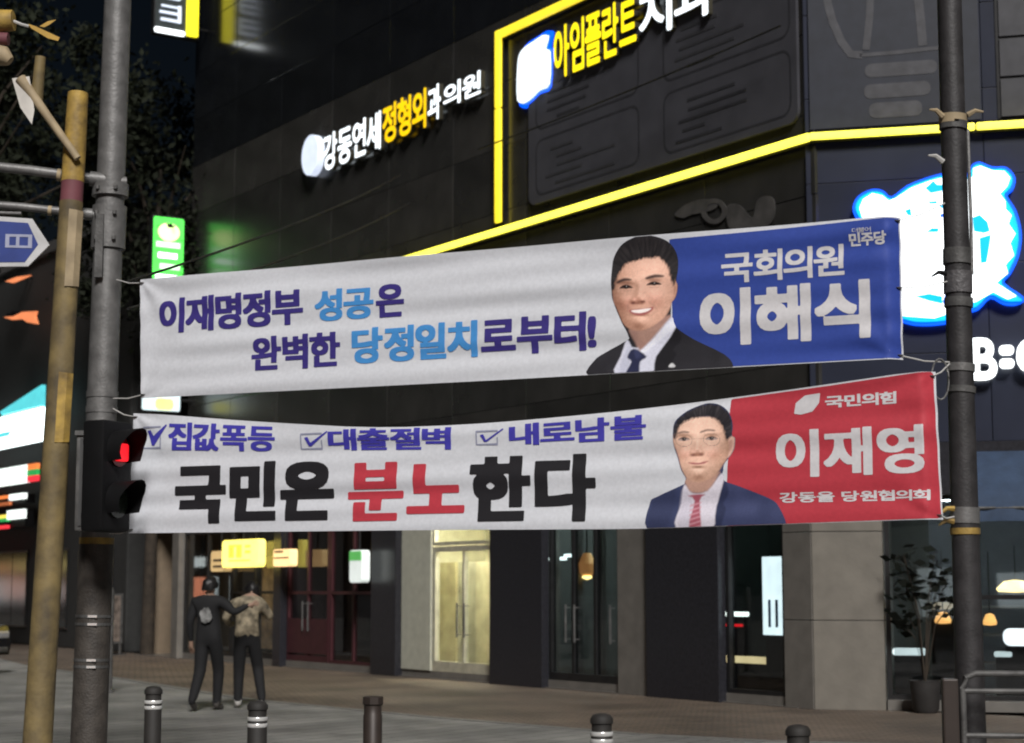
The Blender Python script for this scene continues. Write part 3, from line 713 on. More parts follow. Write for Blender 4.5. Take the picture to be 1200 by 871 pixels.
t = thing('wall_lamp', 'small warm lamp glowing inside the dark glass doors', 'lamp', a, ROT_A)
MB().lathe([(.05, -.1), (.13, -.05), (.15, .1), (.06, .28)], 14).build('lamp_shade', emis('lamp_brown', (1, .45, .15), .10), t)
MB().lathe([(.02, -.16), (.08, -.13), (.08, -.1), (.02, -.09)], 12).build('bulb', E_WARM, t)
MB().tube([(0, 0, .28), (0, 0, .7)], .015, 6).build('cord', M_WIRE, t)
# plant in front of the corner shop glass
pq = pb(1.45, 0, .32); t = thing('potted_plant', 'dark leafy plant standing against the corner shop glass left of the right pole', 'plant', pq, 0)
MB().lathe([(.13, 0), (.17, .05), (.2, .38), (.21, .42), (.18, .42), (.17, .36), (.02, .35)], 16).build('pot', mat('dark_pot', (.03, .028, .027), .6), t, True)
rp = np.random.default_rng(11); st_ = MB(); lv = []; lf = []
for k in range(9):
    a = rp.uniform(0, 6.28); L = rp.uniform(.25, .6); z1 = rp.uniform(1.2, 2.1); pts = [(0, 0, .35), (L * .25 * math.cos(a), L * .25 * math.sin(a), .35 + z1 * .45), (L * math.cos(a), L * math.sin(a), z1)]
    st_.tube(pts, [.012, .008, .004], 6)
    for j in range(16):
        q_ = np.array(pts[1]) + (np.array(pts[2]) - np.array(pts[1])) * rp.uniform(0.2, 1.05) + rp.normal(size=3) * .06; d1 = rp.normal(size=3); d1[2] = abs(d1[2]) * .4; d1 /= np.linalg.norm(d1); d2 = np.cross(d1, rp.normal(size=3)); d2 /= np.linalg.norm(d2); ll = rp.uniform(.12, .24); n_ = len(lv)
        lv += [tuple(q_), tuple(q_ + d1 * ll * .5 + d2 * ll * .26), tuple(q_ + d1 * ll), tuple(q_ + d1 * ll * .5 - d2 * ll * .26)]; lf.append((n_, n_ + 1, n_ + 2, n_ + 3))
st_.build('stem', M_BARK, t, True); me = bpy.data.meshes.new('foliage'); me.from_pydata(lv, [], lf); put('foliage', me, mat('plant_leaf', (.007, .009, .006), .8, spec=.2), t)
# awning over the corner shop
aw = on_b('awning', 'dark blue sloping awning over the corner shop window', 'awning', 2.05, 2.62, .2)
mb = MB(); nseg = 26
for i in range(nseg):
    pass
vs = []; 
for i in range(nseg + 1):
    x = 4.6 * i / nseg; w = .012 * math.sin(i * 1.9)
    vs += [(x, -.02, .78), (x, -.55 + w, .30 + w), (x, -.80 + w * 2, .02), (x, -.82, -.16 - abs(w))]
mb.add(vs, [(4 * i + k, 4 * i + k + 1, 4 * i + 5 + k, 4 * i + 4 + k) for i in range(nseg) for k in range(3)])
mb.build('canvas', mat('navy_canvas', (.028, .05, .095), .8, bump=.2), aw, True)
MB().tube([(0, -.8, .0), (4.6, -.8, .0)], .02, 6).tube([(0, -.8, 0), (0, 0, .1)], .015, 6).tube([(4.6, -.8, 0), (4.6, 0, .1)], .015, 6).build('awning_frame', M_STEEL_D, aw)

# ================================================================== NEIGHBOUR BUILDING AND TREES ON THE LEFT
nb = thing('neighbour_building', 'dark low building with bright shop signs beyond the left pole', 'building', pa(25.5, 0, -.3), ROT_A)
MB().box(-34, 0, 0, 10, 0, 11.2, bev=.05).build('wall', mat('dark_render', (.022, .022, .021), .8), nb)
MB().box(-34.1, .1, -.12, 10.1, 11.2, 11.5).build('parapet', M_STEEL_D, nb)
for k in range(9):
    x = -3.4 - k * 3.4
    w = MB().box(x, x + 2.6, -.03, .03, .5, 2.7).build('window', M_FRAME, nb)
    MB().box(x + .06, x + 1.27, -.045, -.031, .56, 2.64).build('pane', mat('dark_pane', (.012, .014, .015), .1), w)
    MB().box(x + 1.33, x + 2.54, -.045, -.031, .56, 2.64).build('pane', mat('dark_pane', (.012, .014, .015), .1), w)
def wn_(px, py): return hit(px, py, CORNER - NA * .0, SA)
def far_sign(name, label, px1, py_t, py_b, px0, cat='sign', out=.25):
    s_r = wn_(px1, (py_t + py_b) / 2)[0]; hb = wn_(px1, py_b)[1]; htp = wn_(px1, py_t)[1]; s_l = wn_(px0, (py_t + py_b) / 2)[0]
    t = thing(name, label, cat, pa(s_l, hb, out), ROT_A); return t, s_l - s_r, htp - hb
t, w, h = far_sign('lit_screen', 'large blown out white sign with a cyan roof shape at the left edge', 64, 478, 517, -50, 'lit sign')
MB().box(0, w, -.12, 0, 0, h, bev=.02).build('panel', emis('screen_white', (.86, 1, 1), 1.1), t)
MB().prism([(w * .62, h + .05), (w * .60, h + .16), (w * .995, h + .62), (w, h + .03)], -.14, -.02).build('cyan_roof', emis('screen_cyan', (.12, .72, .78), .30), t)
for k in range(5):
    a = w * (.60 + .06 * (k % 3)); MB().box(a, a + w * .26, -.126, -.121, h - .10 - k * .11, h - .055 - k * .11).build('print_line', mat('grey_print', (.35, .42, .5), .6), t)
MB().box(0, w * .7, -.13, -.121, .35 * h, .5 * h).build('cyan_patch', emis('screen_cyan', (.12, .72, .78), .30), t)
MB().box(.1, w - .1, 0, .26, .1, h - .1).build('mount', M_BLACK, t)
def stripes(t, w, h, cols, x0, x1, dep):
    n = len(cols)
    for k, c in enumerate(cols): MB().box(x0, x1, -dep, -.0, h * k / n + .004, h * (k + 1) / n - .004).build('stripe', c, t)
E_OR = emis('orange_stripe', (1, .25, .06), .32); E_GR = emis('green_stripe', (.03, .42, .10), .26); E_RD = emis('red_stripe', (1, .04, .06), .32); E_SW = emis('stripe_white', (.9, 1, .95), .5); E_YS = emis('yellow_bar', (1, .75, .1), .35)
t, w, h = far_sign('shop_sign', 'striped orange green and red shop fascia with a white middle at the left edge', 57, 543, 564, -40)
stripes(t, w, h, [E_RD, E_GR, E_OR], w * .90, w, .1); MB().box(w * .36, w * .897, -.1, 0, 0, h).build('white_panel', E_SW, t); stripes(t, w, h, [E_RD, E_GR, E_OR], 0, w * .357, .1)
MB().box(.1, w - .1, .0, .26, .05, h - .05).build('mount', M_BLACK, t)
t, w, h = far_sign('shop_sign', 'lower orange lightbox with a white end under the striped fascia', 42, 578, 590, -40)
stripes(t, w, h, [emis('dim_orange', (.8, .22, .08), .14), M_BROWN, E_OR], 0, w * .8, .1); MB().box(w * .803, w, -.1, 0, h * .45, h).build('white_panel', E_SW, t)
MB().box(.1, w - .1, .0, .26, .02, h - .02).build('mount', M_BLACK, t)
t, w, h = far_sign('shop_sign', 'lowest sign of thin yellow green and red bars at the left edge', 41, 597, 618, -40)
stripes(t, w, h, [E_RD, M_BLACK, E_GR, E_YS, M_BLACK], 0, w * .78, .1); MB().box(w * .783, w, -.1, 0, h * .5, h).build('white_panel', E_SW, t)
MB().box(.1, w - .1, .0, .26, .02, h - .02).build('mount', M_BLACK, t)
# orange neon shapes above
for lab, pts in (('orange neon arrow shape glowing left of the leaning yellow post', [(18, 373), (30, 372), (40, 367), (57, 366), (55, 372), (58, 381), (46, 379), (40, 375), (28, 376)]), ('thin orange neon stroke under the blue arrow plate', [(20, 331), (34, 326), (50, 324), (38, 329), (28, 333)])):
    p0 = wn_(*pts[0]); t = thing('neon_shape', lab, 'neon sign', pa(p0[0], p0[1], .3), ROT_A)
    MB().prism([(p0[0] - wn_(*p)[0], wn_(*p)[1] - p0[1]) for p in pts], -.06, 0).build('neon', emis('neon_orange', (1, .30, .12), .28), t)
    MB().box(.1, .16, 0, .6, .05, .11).build('bracket', M_BLACK, t); MB().box(.5, .56, 0, .6, .05, .11).build('bracket', M_BLACK, t)
# poster stand
pp = pa(24.3, 0, .6)
t = thing('poster_stand', 'pale framed poster board standing on the pavement between poles and shops', 'poster', pp, ROT_A + .5)
MB().box(-.42, .42, 0, .05, .28, 1.48, bev=.01).build('frame', M_STEEL_D, t)
MB().box(-.37, .37, -.008, -.001, .33, 1.43).build('poster', mat('poster_print', (.15, .12, .10), .6, var=.6, scale=7), t)
for x in (-.36, .36): MB().box(x - .02, x + .02, .0, .05, 0, .28).box(x - .02, x + .02, -.2, .25, 0, .03).build('leg', M_STEEL_D, t)

def tree(name, label, base, H, r, n, seed):
    rg = np.random.default_rng(seed)
    t = thing(name, label, 'tree', base, 0, 'street trees by the facade end')
    tr = MB(); tr.tube([(0, 0, 0), (.05, .02, H * .25), (-.03, .05, H * .5), (.05, 0, H * .8)], [.17, .14, .11, .05], 10)
    tips = []
    for k in range(11):
        a = rg.uniform(0, 6.28); z0 = H * rg.uniform(.42, .68); L = r * rg.uniform(.5, .95)
        p = (L * math.cos(a), L * math.sin(a), z0 + H * rg.uniform(.08, .25)); tips.append(p)
        tr.tube([(0, 0, z0), (p[0] * .5, p[1] * .5, z0 + (p[2] - z0) * .65), p], [.06, .04, .015], 6)
    tr.build('trunk', M_BARK, t, True)
    cl = []
    for k in range(46):
        u = rg.normal(size=3); u /= np.linalg.norm(u); rr = rg.uniform(.45, 1.0)
        cl.append((u * np.array([r, r, H * .25]) * rr + np.array([0, 0, H * .74]), rg.uniform(.35, .9)))
    V = []; Fc = []
    for i in range(n):
        c, cr = cl[rg.integers(len(cl))]
        q = c + rg.normal(size=3) * cr * .55
        a, b = rg.normal(size=3), rg.normal(size=3); a /= np.linalg.norm(a); b -= a * (a @ b); b /= np.linalg.norm(b)
        L = rg.uniform(.07, .14); W = L * .5; k = len(V)
        V += [tuple(q - a * L), tuple(q + b * W), tuple(q + a * L), tuple(q - b * W)]; Fc.append((k, k + 1, k + 2, k + 3))
    me = bpy.data.meshes.new('crown'); me.from_pydata(V, [], Fc); put('crown', me, M_LEAF, t)
tree('street_tree', 'dark leafy street tree nearest the end of the tall facade', tuple(on_z(172, 768)[:2]) + (0,), 15.0, 2.6, 11000, 3)
tree('street_tree', 'dark leafy street tree behind the two left poles', (-12.6, 40.5, 0), 16.5, 3.2, 12000, 4)
tree('street_tree', 'dark leafy street tree at the far left edge', (-15.4, 46.0, 0), 17, 3.4, 11000, 5)

# ================================================================== OPPOSITE SIDES OF THE STREETS (seen mirrored in the shop glass)
for lab, loc, rz, L_ in (('row of lit shops across the road, mirrored in the corner shop glass', (34, -16, 0), math.pi, 70), ('row of lit shops across the side street, mirrored in the long shopfront', pa(70, 0, 24), ROT_A + math.pi, 80)):
    rg = np.random.default_rng(int(L_)); t = thing('opposite_shops', lab, 'building', loc, rz)
    MB().box(0, L_, 0, 6, -.13, 11).build('wall', mat('opposite_wall', (.05, .048, .045), .8), t)
    x = 1.0
    while x < L_ - 4:
        w = rg.uniform(1.2, 3.4); c = [(1, .72, .35), (.85, .97, 1), (1, .85, .55), (.6, .9, 1), (1, .35, .2)][rg.integers(5)]
        if rg.random() < .8: MB().box(x, x + w, -.06, 0, .4 + rg.uniform(0, .6), 1.9 + rg.uniform(0, .6)).build('lit_window', emis('opp_%d' % rg.integers(9), c, rg.uniform(.25, .9)), t)
        if rg.random() < .8: MB().box(x + .1, x + w * rg.uniform(.5, 1), -.2, 0, 2.8, 3.3 + rg.uniform(0, .3)).build('fascia_sign', emis('oppf_%d' % rg.integers(9), [(1, .8, .3), (.9, 1, 1), (1, .2, .12), (.3, .9, .5)][rg.integers(4)], rg.uniform(.4, 1.1)), t)
        x += w + rg.uniform(.4, 2.2)

# ================================================================== POLES
LP = Vector((-3.19, 13.95, 0)); LEAN = 0.012
def lp(z, dx=0, dy=0): return (LP.x + LEAN * (z - 3) + dx, LP.y + dy, z)
t = thing('utility_pole', 'tall grey steel pole at left carrying the banners and two arms', 'pole', tuple(lp(0)))
def rel(p): return tuple(Vector(p) - Vector(lp(0)))
MB().tube([rel(lp(z)) for z in (-.05, 1.5, 3, 4.5, 6.5, 9)], [.135, .128, .118, .112, .106, .1], 20).build('shaft', M_STEEL, t, True)
for z, hh_, dr in ((4.72, .10, .03), (4.42, .34, .022), (3.1, .05, .012), (2.98, .05, .012)):
    MB().tube([rel(lp(z - hh_ / 2)), rel(lp(z + hh_ / 2))], .112 + dr, 20).build('collar', M_STEEL, t, True)
for z in (4.72, 4.52, 4.32):
    for dx in (-.07, .07): MB().lathe([(.004, -.016), (.016, -.016), (.016, .012), (.004, .012)], 6, rel(lp(z, dx, -.132))).build('bolt', M_STEEL_D, t)
MB().tube([rel(lp(.02)), rel(lp(1.0)), rel(lp(1.94))], [.139, .135, .130], 20).build('dark_sheath', mat('dark_sheath', (.055, .047, .040), .6, var=.35, scale=9, bump=.3), t, True)
MB().tube([rel(lp(1.94)), rel(lp(1.99))], .132, 20).build('yellow_tape', M_YELLOW, t, True)
for z in (1.38, 1.32, 1.05, 1.00): MB().tube([rel(lp(z)), rel(lp(z + .022))], .138, 20).build('steel_strap', M_STEEL_D, t, True); MB().box(.005, .075, -.146, -.136, z + .002, z + .02).build('strap_buckle', M_REFLECT, t)
MB().box(-.015, .045, -.16, -.12, 4.0, 4.5).build('cable_duct', M_STEEL_D, t)
def arm(x0, y0, x1, y1, r, name, label):
    a = at_y(x0, y0, 13.75); b = at_y(x1, y1, 13.9)
    t = thing(name, label, 'pole arm', tuple(b))
    A = Vector(tuple(a)) - Vector(tuple(b)); MB().tube([(.12, .05, -.0), (0, 0, 0), A * .5 + Vector((0, 0, .01)), A], [r * 1.1, r, r, r * .95], 12).build('tube', M_STEEL, t, True)
    MB().tube([A * .02, A * .12], r * 1.5, 12).build('sleeve', M_STEEL, t, True)
    MB().tube([A * .30, A * .325], r * 1.25, 12).build('clamp', M_TAN, t, True)
arm(-60, 190, 128, 212, .04, 'pole_arm', 'upper grey arm reaching left from the steel pole collar')
arm(-60, 236, 112, 252, .032, 'pole_arm', 'lower thinner arm carrying the blue arrow plate')
# leaning yellow post
pb_, ptp = Vector(tuple(at_y(44, 870, 13.45))), Vector(tuple(at_y(92, 103, 13.75)))
d_ = (ptp - pb_).normalized(); base = pb_ - d_ * ((pb_.z + .05) / d_.z)
t = thing('leaning_post', 'worn yellow leaning post with torn tape in front of the steel pole', 'post', tuple(base))
def q(z): return tuple(d_ * (z / d_.z))
MB().tube([q(0), q(1.2), q(2.4), q(3.2)], [.112, .105, .1, .096], 16).build('lower_shaft', M_OCHRE, t, True)
MB().tube([q(3.2), q(4.0), q(4.62)], [.0955, .092, .09], 16).build('middle_shaft', M_OCHRE, t, True)
MB().tube([q(4.78), q(5.0), q(5.36), q(5.50)], [.088, .088, .082, .08], 16).build('upper_shaft', M_YELLOW, t, True)
MB().tube([q(4.62), q(4.78)], .087, 16).build('tape_band', M_MAROON, t, True)
MB().tube([q(4.9), q(5.5)], .0001, 4)
for z0, z1, dx, m in ((3.95, 4.55, .055, M_TAN), (2.75, 3.28, .065, M_YELLOW)):
    mb = MB(); n_ = 6
    vs = []
    for k in range(n_ + 1):
        z = z0 + (z1 - z0) * k / n_; c = Vector(q(z))
        for a in (-1.45, -.85, -.25): vs.append(tuple(c + Vector((math.cos(a) * .107, math.sin(a) * .107, .01 * math.sin(5 * k + a)))))
    mb.add(vs, [(3 * k + j, 3 * k + j + 1, 3 * k + 4 + j, 3 * k + 3 + j) for k in range(n_) for j in range(2)]); mb.build('tape_strip', m, t)
# slanting brace and torn tape pieces at the top left
A, B = at_y(24, 92, 13.6), at_y(91, 186, 13.6)
t = thing('slanting_brace', 'tan slanting brace bar tied to the yellow post at top left', 'brace', tuple(B))
D = Vector(tuple(A - B))
mb = MB(); mb.tube([(0, 0, 0), D * .5, D], [.03, .034, .045], 10); mb.build('bar', M_TAN, t, True)
MB().tube([D * .78 + Vector((.02, .03, -.05)), D * .78 + Vector((.04, .03, .32))], [.05, .042], 10).build('stub', M_OCHRE, t, True)
MB().add([tuple(D * .97 + Vector(v)) for v in ((-.08, 0, .02), (.06, -.02, .03), (.11, -.03, -.24), (.10, -.05, -.36), (.0, -.03, -.22))], [(0, 1, 2, 3, 4)]).build('paper_flap', M_PAPER, t)
P0 = at_y(-20, 20, 13.5)
t = thing('yellow_pipe_end', 'wrapped yellow pipe end with a loose ribbon at the top left edge', 'pipe', tuple(P0))
def r_(x, y): return tuple(at_y(x, y, 13.5) - P0)
MB().tube([r_(-20, 28), r_(2, 25), r_(16, 24)], [.10, .09, .08], 14).build('pipe', M_YELLOW, t, True)
MB().tube([r_(-10, 45), r_(10, 46)], .05, 12).build('tape_band', M_MAROON, t, True)
MB().tube([r_(-8, 62), r_(4, 66), r_(12, 72)], [.07, .08, .04], 10).build('cloth_wrap', M_TAN, t, True)
MB().tube([r_(16, 25), r_(26, 29), r_(34, 31)], .012, 6).build('ribbon_stem', M_CORD, t)
mb = MB(); mb.add([r_(33, 28), r_(42, 31), r_(70, 44), r_(68, 48), r_(56, 45), r_(36, 33)], [(0, 1, 4, 5), (1, 2, 3, 4)]); mb.add([r_(46, 31), r_(56, 25), r_(66, 23), r_(58, 29), r_(52, 32)], [(0, 1, 2, 3, 4)])
mb.build('ribbon', mat('yellow_ribbon', (.5, .30, .05), .6), t)
# the pipe end is carried by a post outside the frame
MB().tube([tuple(Vector(r_(-45, 30))), tuple(Vector((r_(-45, 30)[0] - .1, 0, -P0[2])))], .09, 12).build('post', M_OCHRE, t, True)
# blue arrow plate
c0 = at_y(58, 287, 13.6)
t = thing('arrow_sign', 'blue arrow shaped street plate with a white border at the left edge', 'street sign', tuple(c0), .12)
k_ = 13.6 / FPX
poly = [(0, .0), (-.135, .20), (-.75, .23), (-.75, -.19), (-.155, -.17)]
MB().prism(poly[::-1], 0, .03).build('plate', mat('white_plate', (.55, .55, .55), .35), t)
MB().prism([(-.085, .0), (-.165, .165), (-.72, .192), (-.72, -.155), (-.18, -.138)][::-1], -.004, .0).build('blue_field', mat('sign_blue', (.03, .055, .24), .35), t)
for x0, x1, z0, z1 in ((-.33, -.13, .055, .075), (-.33, -.13, -.03, -.012), (-.33, -.30, -.012, .055), (-.25, -.225, -.012, .055), (-.16, -.13, -.012, .055), (-.48, -.37, -.10, -.07), (-.48, -.44, -.05, .06)):
    MB().box(x0, x1, -.008, -.0042, z0, z1).build('stroke', mat('pale_print', (.35, .37, .5), .5), t)
MB().box(-.42, -.39, .0, .03, .212, .32).box(-.42, -.22, -.01, .04, .235, .25).build('hanger', M_STEEL, t)
# pedestrian signal
t = thing('pedestrian_signal', 'black pedestrian signal head with a red light on the left pole', 'traffic signal', tuple(at_y(130, 560, 13.35)), 1.12)
MB().box(-.17, .17, -.06, .14, -.40, .42, bev=.03).build('housing', M_BLACK, t, True)
for z in (.2, -.18):
    mb = MB(); vs = []; n_ = 12
    for k in range(n_ + 1):
        a = math.radians(-35 + 250 * k / n_); c, s = math.cos(a), math.sin(a); ext = .22
        vs += [(.135 * c, -.06, z + .15 * s), (.135 * c, -.06 - ext * (.55 + .45 * max(0, s)), z + .15 * s + .01)]
    mb.add(vs, [(2 * k, 2 * k + 1, 2 * k + 3, 2 * k + 2) for k in range(n_)]); mb.build('visor', M_BLACK, t, True)
    MB().prism([(.11 * math.cos(2 * math.pi * k / 20), z + .12 * math.sin(2 * math.pi * k / 20)) for k in range(20)], -.075, -.06).build('lens', mat('dark_lens', (.02, .03, .02), .2) if z < 0 else mat('red_glass', (.12, .01, .015), .2), t)
MB().prism(rounded(-.06, .06, .12, .25, .02), -.11, -.0755).build('red_light', E_RED, t)
for zz in (.25, -.3): MB().box(-.06, .02, .14, .22, zz, zz + .04).build('bracket', M_BLACK, t)
t = thing('signal_backbox', 'dark control box strapped to the left pole below the signal', 'control box', tuple(at_y(112, 620, 13.62)), .1)
MB().box(-.15, .13, -.08, .12, -.02, .72, bev=.02).build('case', M_STEEL_D, t, True)
MB().box(-.12, .10, -.09, -.081, .02, .68).build('door', mat('box_door', (.05, .05, .05), .5), t)
MB().box(-.16, .14, -.1, .13, .70, .735).build('lid', M_STEEL_D, t)
# service post behind
P0 = on_z(126, 812); 
t = thing('service_post', 'short pale grey post standing behind the left pole', 'post', (P0[0], P0[1], 0))
MB().lathe([(.07, 0), (.07, 1.55), (.05, 1.62), (.01, 1.63)], 14).build('shaft', M_STEEL_D, t, True)
MB().lathe([(.1, 0), (.1, .03), (.075, .04)], 14).build('foot', M_STEEL_D, t, True)

# right pole
RP = Vector((2.862, 11.42, 0))
t = thing('banner_pole', 'dark grey street pole at right with tape wraps and banner cords', 'pole', tuple(RP))
MB().tube([(0, 0, z) for z in (-.02, 1.5, 3, 4.5, 8)], [.095, .088, .083, .08, .074], 20).build('shaft', mat('dark_pole_paint', (.030, .028, .029), .55, var=.35, scale=10, bump=.15), t, True)
for z, hh_, m in ((4.62, .06, M_TAN), (4.58, .05, M_STEEL_D), (3.72, .10, M_STEEL_D), (3.55, .14, mat('grey_tape', (.09, .085, .088), .5, bump=.5)), (3.42, .06, M_STEEL_D), (3.0, .05, M_STEEL), (2.86, .04, M_STEEL_D), (2.06, .10, M_STEEL)):
    MB().tube([(0, 0, z - hh_ / 2), (.003, 0, z + hh_ / 2)], .092, 18).build('wrap', m, t, True)
MB().tube([(0, 0, 1.94), (0, 0, 1.98)], .094, 18).build('yellow_strap', M_YELLOW, t, True)
for z, a0, m in ((4.63, 2.7, M_TAN), (4.64, .2, M_TAN), (4.33, 3.0, M_CORD), (2.10, 2.8, M_YELLOW), (2.02, 3.0, M_YELLOW), (3.6, 3.1, M_BLACK)):
    p = Vector((math.cos(a0) * .085, -.05, z)); e = p + Vector((math.cos(a0) * .10, -.02, random.uniform(-.07, .05)))
    MB().tube([tuple(p), tuple((p + e) / 2 + Vector((0, 0, .02))), tuple(e)], [.02, .014, .006], 6).build('tape_end', m, t)
MB().tube([(.086, -.03, 3.6), (.09, -.03, 4.0), (.086, -.03, 4.55)], .012, 6).build('cable', M_STEEL, t)
MB().tube([(-.09 + .055 * math.cos(a) - .055, -.06, 2.92 + .13 * math.sin(a)) for a in np.linspace(0, 6.4, 20)], .006, 6).build('cable_loop', M_STEEL, t)

# ================================================================== BANNERS
BL2 = at_y(165, 467, 13.7)[:2]; BR2 = at_y(1055, 420, 11.3)[:2]
BU = BR2 - BL2; BLEN = float(np.linalg.norm(BU)); BU = np.array([*(BU / BLEN), 0]); BN = np.array([BU[1], -BU[0], 0]); BO = np.array([*BL2, 0.0])
def bp(x, y): return hit(x, y, BO, BU)                           # photograph -> (u, z) on the banner's upright plane
class Banner:
    def __init__(s, name, label, top_px, bot_px, phase, off):
        s.t = sorted(bp(*p) for p in top_px); s.b = sorted(bp(*p) for p in bot_px); s.ph = phase; s.off = off
        s.root = thing(name, label, 'banner', tuple(BO + BU * s.b[0][0] + np.array([0, 0, s.b[0][1]])), 0)
        s.base = np.array(s.root.location)
        s.u0, s.u1 = (s.t[0][0] + s.b[0][0]) / 2, (s.t[-1][0] + s.b[-1][0]) / 2
    def edge(s, pts, f):
        P = np.array(pts); k = (P[:, 0] - P[0, 0]) / (P[-1, 0] - P[0, 0])
        uu = np.interp(f, k, P[:, 0])
        from_ = np.interp(f, k, P[:, 1]); e = .04                 # softened polyline
        sm = (np.interp(np.clip(f - e, 0, 1), k, P[:, 1]) + np.interp(np.clip(f + e, 0, 1), k, P[:, 1]) + from_) / 3
        return uu, sm
    def surf(s, f, v, lift=0.0):
        f = np.asarray(f, float); v = np.asarray(v, float)
        ut, zt = s.edge(s.t, f); ub, zb = s.edge(s.b, f)
        u = ub + (ut - ub) * v; z = zb + (zt - zb) * v
        return s.disp(u, z, f, v, lift)
    def disp(s, u, z, f, v, lift):
        env = np.sin(np.pi * np.clip(f, 0.02, .98)) ** .5
        w = .0065 * np.sin(2 * np.pi * z / .31 + .55 * u + s.ph) * env + 0.0042 * np.sin(2 * np.pi * z / .17 - .8 * u + 2 * s.ph) * (.4 + .6 * np.sin(u * 1.3 + s.ph) ** 2)
        w = w + .05 * np.sin(np.pi * f) * (1 - .5 * v) + .006 * np.sin(u * 2.1 + s.ph) 
        w = w + .012 * np.exp(-((1 - v) / .08) ** 2) * np.sin(u * 3.3 + s.ph) - .004 * np.sin(2 * np.pi * v * 5 + 3 * s.ph) * np.exp(-f / .07) - .006 * np.sin(2 * np.pi * v * 4 + s.ph) * np.exp(-(1 - f) / .06)
        for fc, vc in ((0, 0), (0, 1), (1, 0), (1, 1)):
            dx = (f - fc) * 5.8; dv = (v - vc) * .92; rr = np.hypot(dx, dv); w = w + .0075 * np.sin(8 * np.arctan2(dv, np.abs(dx) + 1e-6) + s.ph * 3 + fc) * np.exp(-rr / .5) * np.clip(rr / .2, 0, 1)
        w = w - .09 * np.clip((f - .986) / .014, 0, 1) ** 1.5
        P = BO[None] + BU[None] * np.ravel(u)[:, None] + BN[None] * np.ravel(w + lift + s.off)[:, None]
        P[:, 2] = np.ravel(z)
        return P - s.base[None]
    def uz(s, u, z, lift):                                        # a point of the plane -> the cloth's surface
        u = np.asarray(u, float); z = np.asarray(z, float); v = .5
        for _ in range(3):
            ul = s.b[0][0] + (s.t[0][0] - s.b[0][0]) * v; ur = s.b[-1][0] + (s.t[-1][0] - s.b[-1][0]) * v; f = (u - ul) / (ur - ul)
            _, zt = s.edge(s.t, np.clip(f, 0, 1)); _, zb = s.edge(s.b, np.clip(f, 0, 1)); v = (z - zb) / (zt - zb)
        _, zt = s.edge(s.t, np.clip(f, 0, 1)); _, zb = s.edge(s.b, np.clip(f, 0, 1))
        return s.disp(u, z, f, (z - zb) / (zt - zb), lift)
    def cloth(s, m):
        nu, nv = 420, 96
        f, v = np.meshgrid(np.linspace(0, 1, nu), np.linspace(0, 1, nv))
        P = s.surf(f.ravel(), v.ravel())
        F = [(j * nu + i, j * nu + i + 1, (j + 1) * nu + i + 1, (j + 1) * nu + i) for j in range(nv - 1) for i in range(nu - 1)]
        me = bpy.data.meshes.new('fabric'); me.from_pydata(P.tolist(), [], F)
        return put('fabric', me, m, s.root, True)
    def flat(s, name, V, F, m, lift, part=True):
        V = np.array(V); P = s.uz(V[:, 0], V[:, 1], lift)
        me = bpy.data.meshes.new(name); me.from_pydata(P.tolist(), [], [tuple(f) for f in F])
        return put(name, me, m, s.root, True)
    def area(s, name, px, m, lift=.0025, step=.03):               # coloured field with the outline px
        poly = [bp(*p) for p in px]; A = np.array(poly)
        xs = np.arange(A[:, 0].min() - step, A[:, 0].max() + 2 * step, step); ys = np.arange(A[:, 1].min() - step, A[:, 1].max() + 2 * step, step / 2)
        X, Y = np.meshgrid(xs, ys); D = sdf_poly(np.stack([X.ravel(), Y.ravel()], 1), poly).reshape(X.shape); D[D == 0] = 1e-6
        V, F = field_mesh(xs, ys, D); return s.flat(name, V, F, m, lift)
    def text(s, body, tl, br, m, bold=.045, lift=.0042, res=56, gap=.03, space=.3, tr_dy=0.0, name='lettering', boldy=None, bl_y=None, tr_y=None):
        u0, z1 = bp(*tl); u1, z0 = bp(*br)
        zbl = bp(tl[0], bl_y)[1] if bl_y else z0; ztr = bp(br[0], tr_y)[1] if tr_y else z1
        vs = []; fs = []
        for V, F in line_mesh(body, bold, res, gap, space, boldy):
            k = len(vs); vs += [(u0 + a * (u1 - u0), (zbl * (1 - a) + z0 * a) * (1 - b) + (z1 * (1 - a) + ztr * a) * b + tr_dy * a) for a, b in V]; fs += [tuple(i + k for i in f) for f in F]
        return s.flat(name, vs, fs, m, lift)
    def cords(s, ends):
        for f, v, p in ends:
            a = Vector(tuple(s.surf([f], [v])[0])); b = Vector(tuple(np.array(p) - s.base))
            mid = (a + b) / 2 - Vector((0, 0, .015))
            MB().tube([tuple(a), tuple(mid), tuple(b)], .005, 6).build('tie_cord', M_CORD, s.root)
            MB().lathe([(.012, 0), (.022, .001), (.022, .004), (.012, .005)], 12, tuple(a)).build('eyelet', M_STEEL, s.root)
def fabric_mat(name, col):
    m = mat(name, col, .62, var=.055, scale=38, spec=.25); nt = m.node_tree; b = nt.nodes['Principled BSDF']
    tc = nt.nodes.new('ShaderNodeTexCoord'); w1 = nt.nodes.new('ShaderNodeTexNoise'); w1.inputs['Scale'].default_value = 90; w1.inputs['Detail'].default_value = 3
    nt.links.new(tc.outputs['Object'], w1.inputs['Vector']); bpn = nt.nodes.new('ShaderNodeBump'); bpn.inputs['Strength'].default_value = .12; bpn.inputs['Distance'].default_value = .004
    nt.links.new(w1.outputs['Fac'], bpn.inputs['Height']); nt.links.new(bpn.outputs['Normal'], b.inputs['Normal'])
    return m
M_FAB = fabric_mat('banner_fabric', (.68, .695, .735))
M_NAVY = fabric_mat('navy_ink', rgb(50, 42, 105, K)); M_SKY = fabric_mat('sky_ink', rgb(60, 122, 178, K)); M_BLUEF = fabric_mat('blue_field_ink', rgb(42, 60, 128, K))
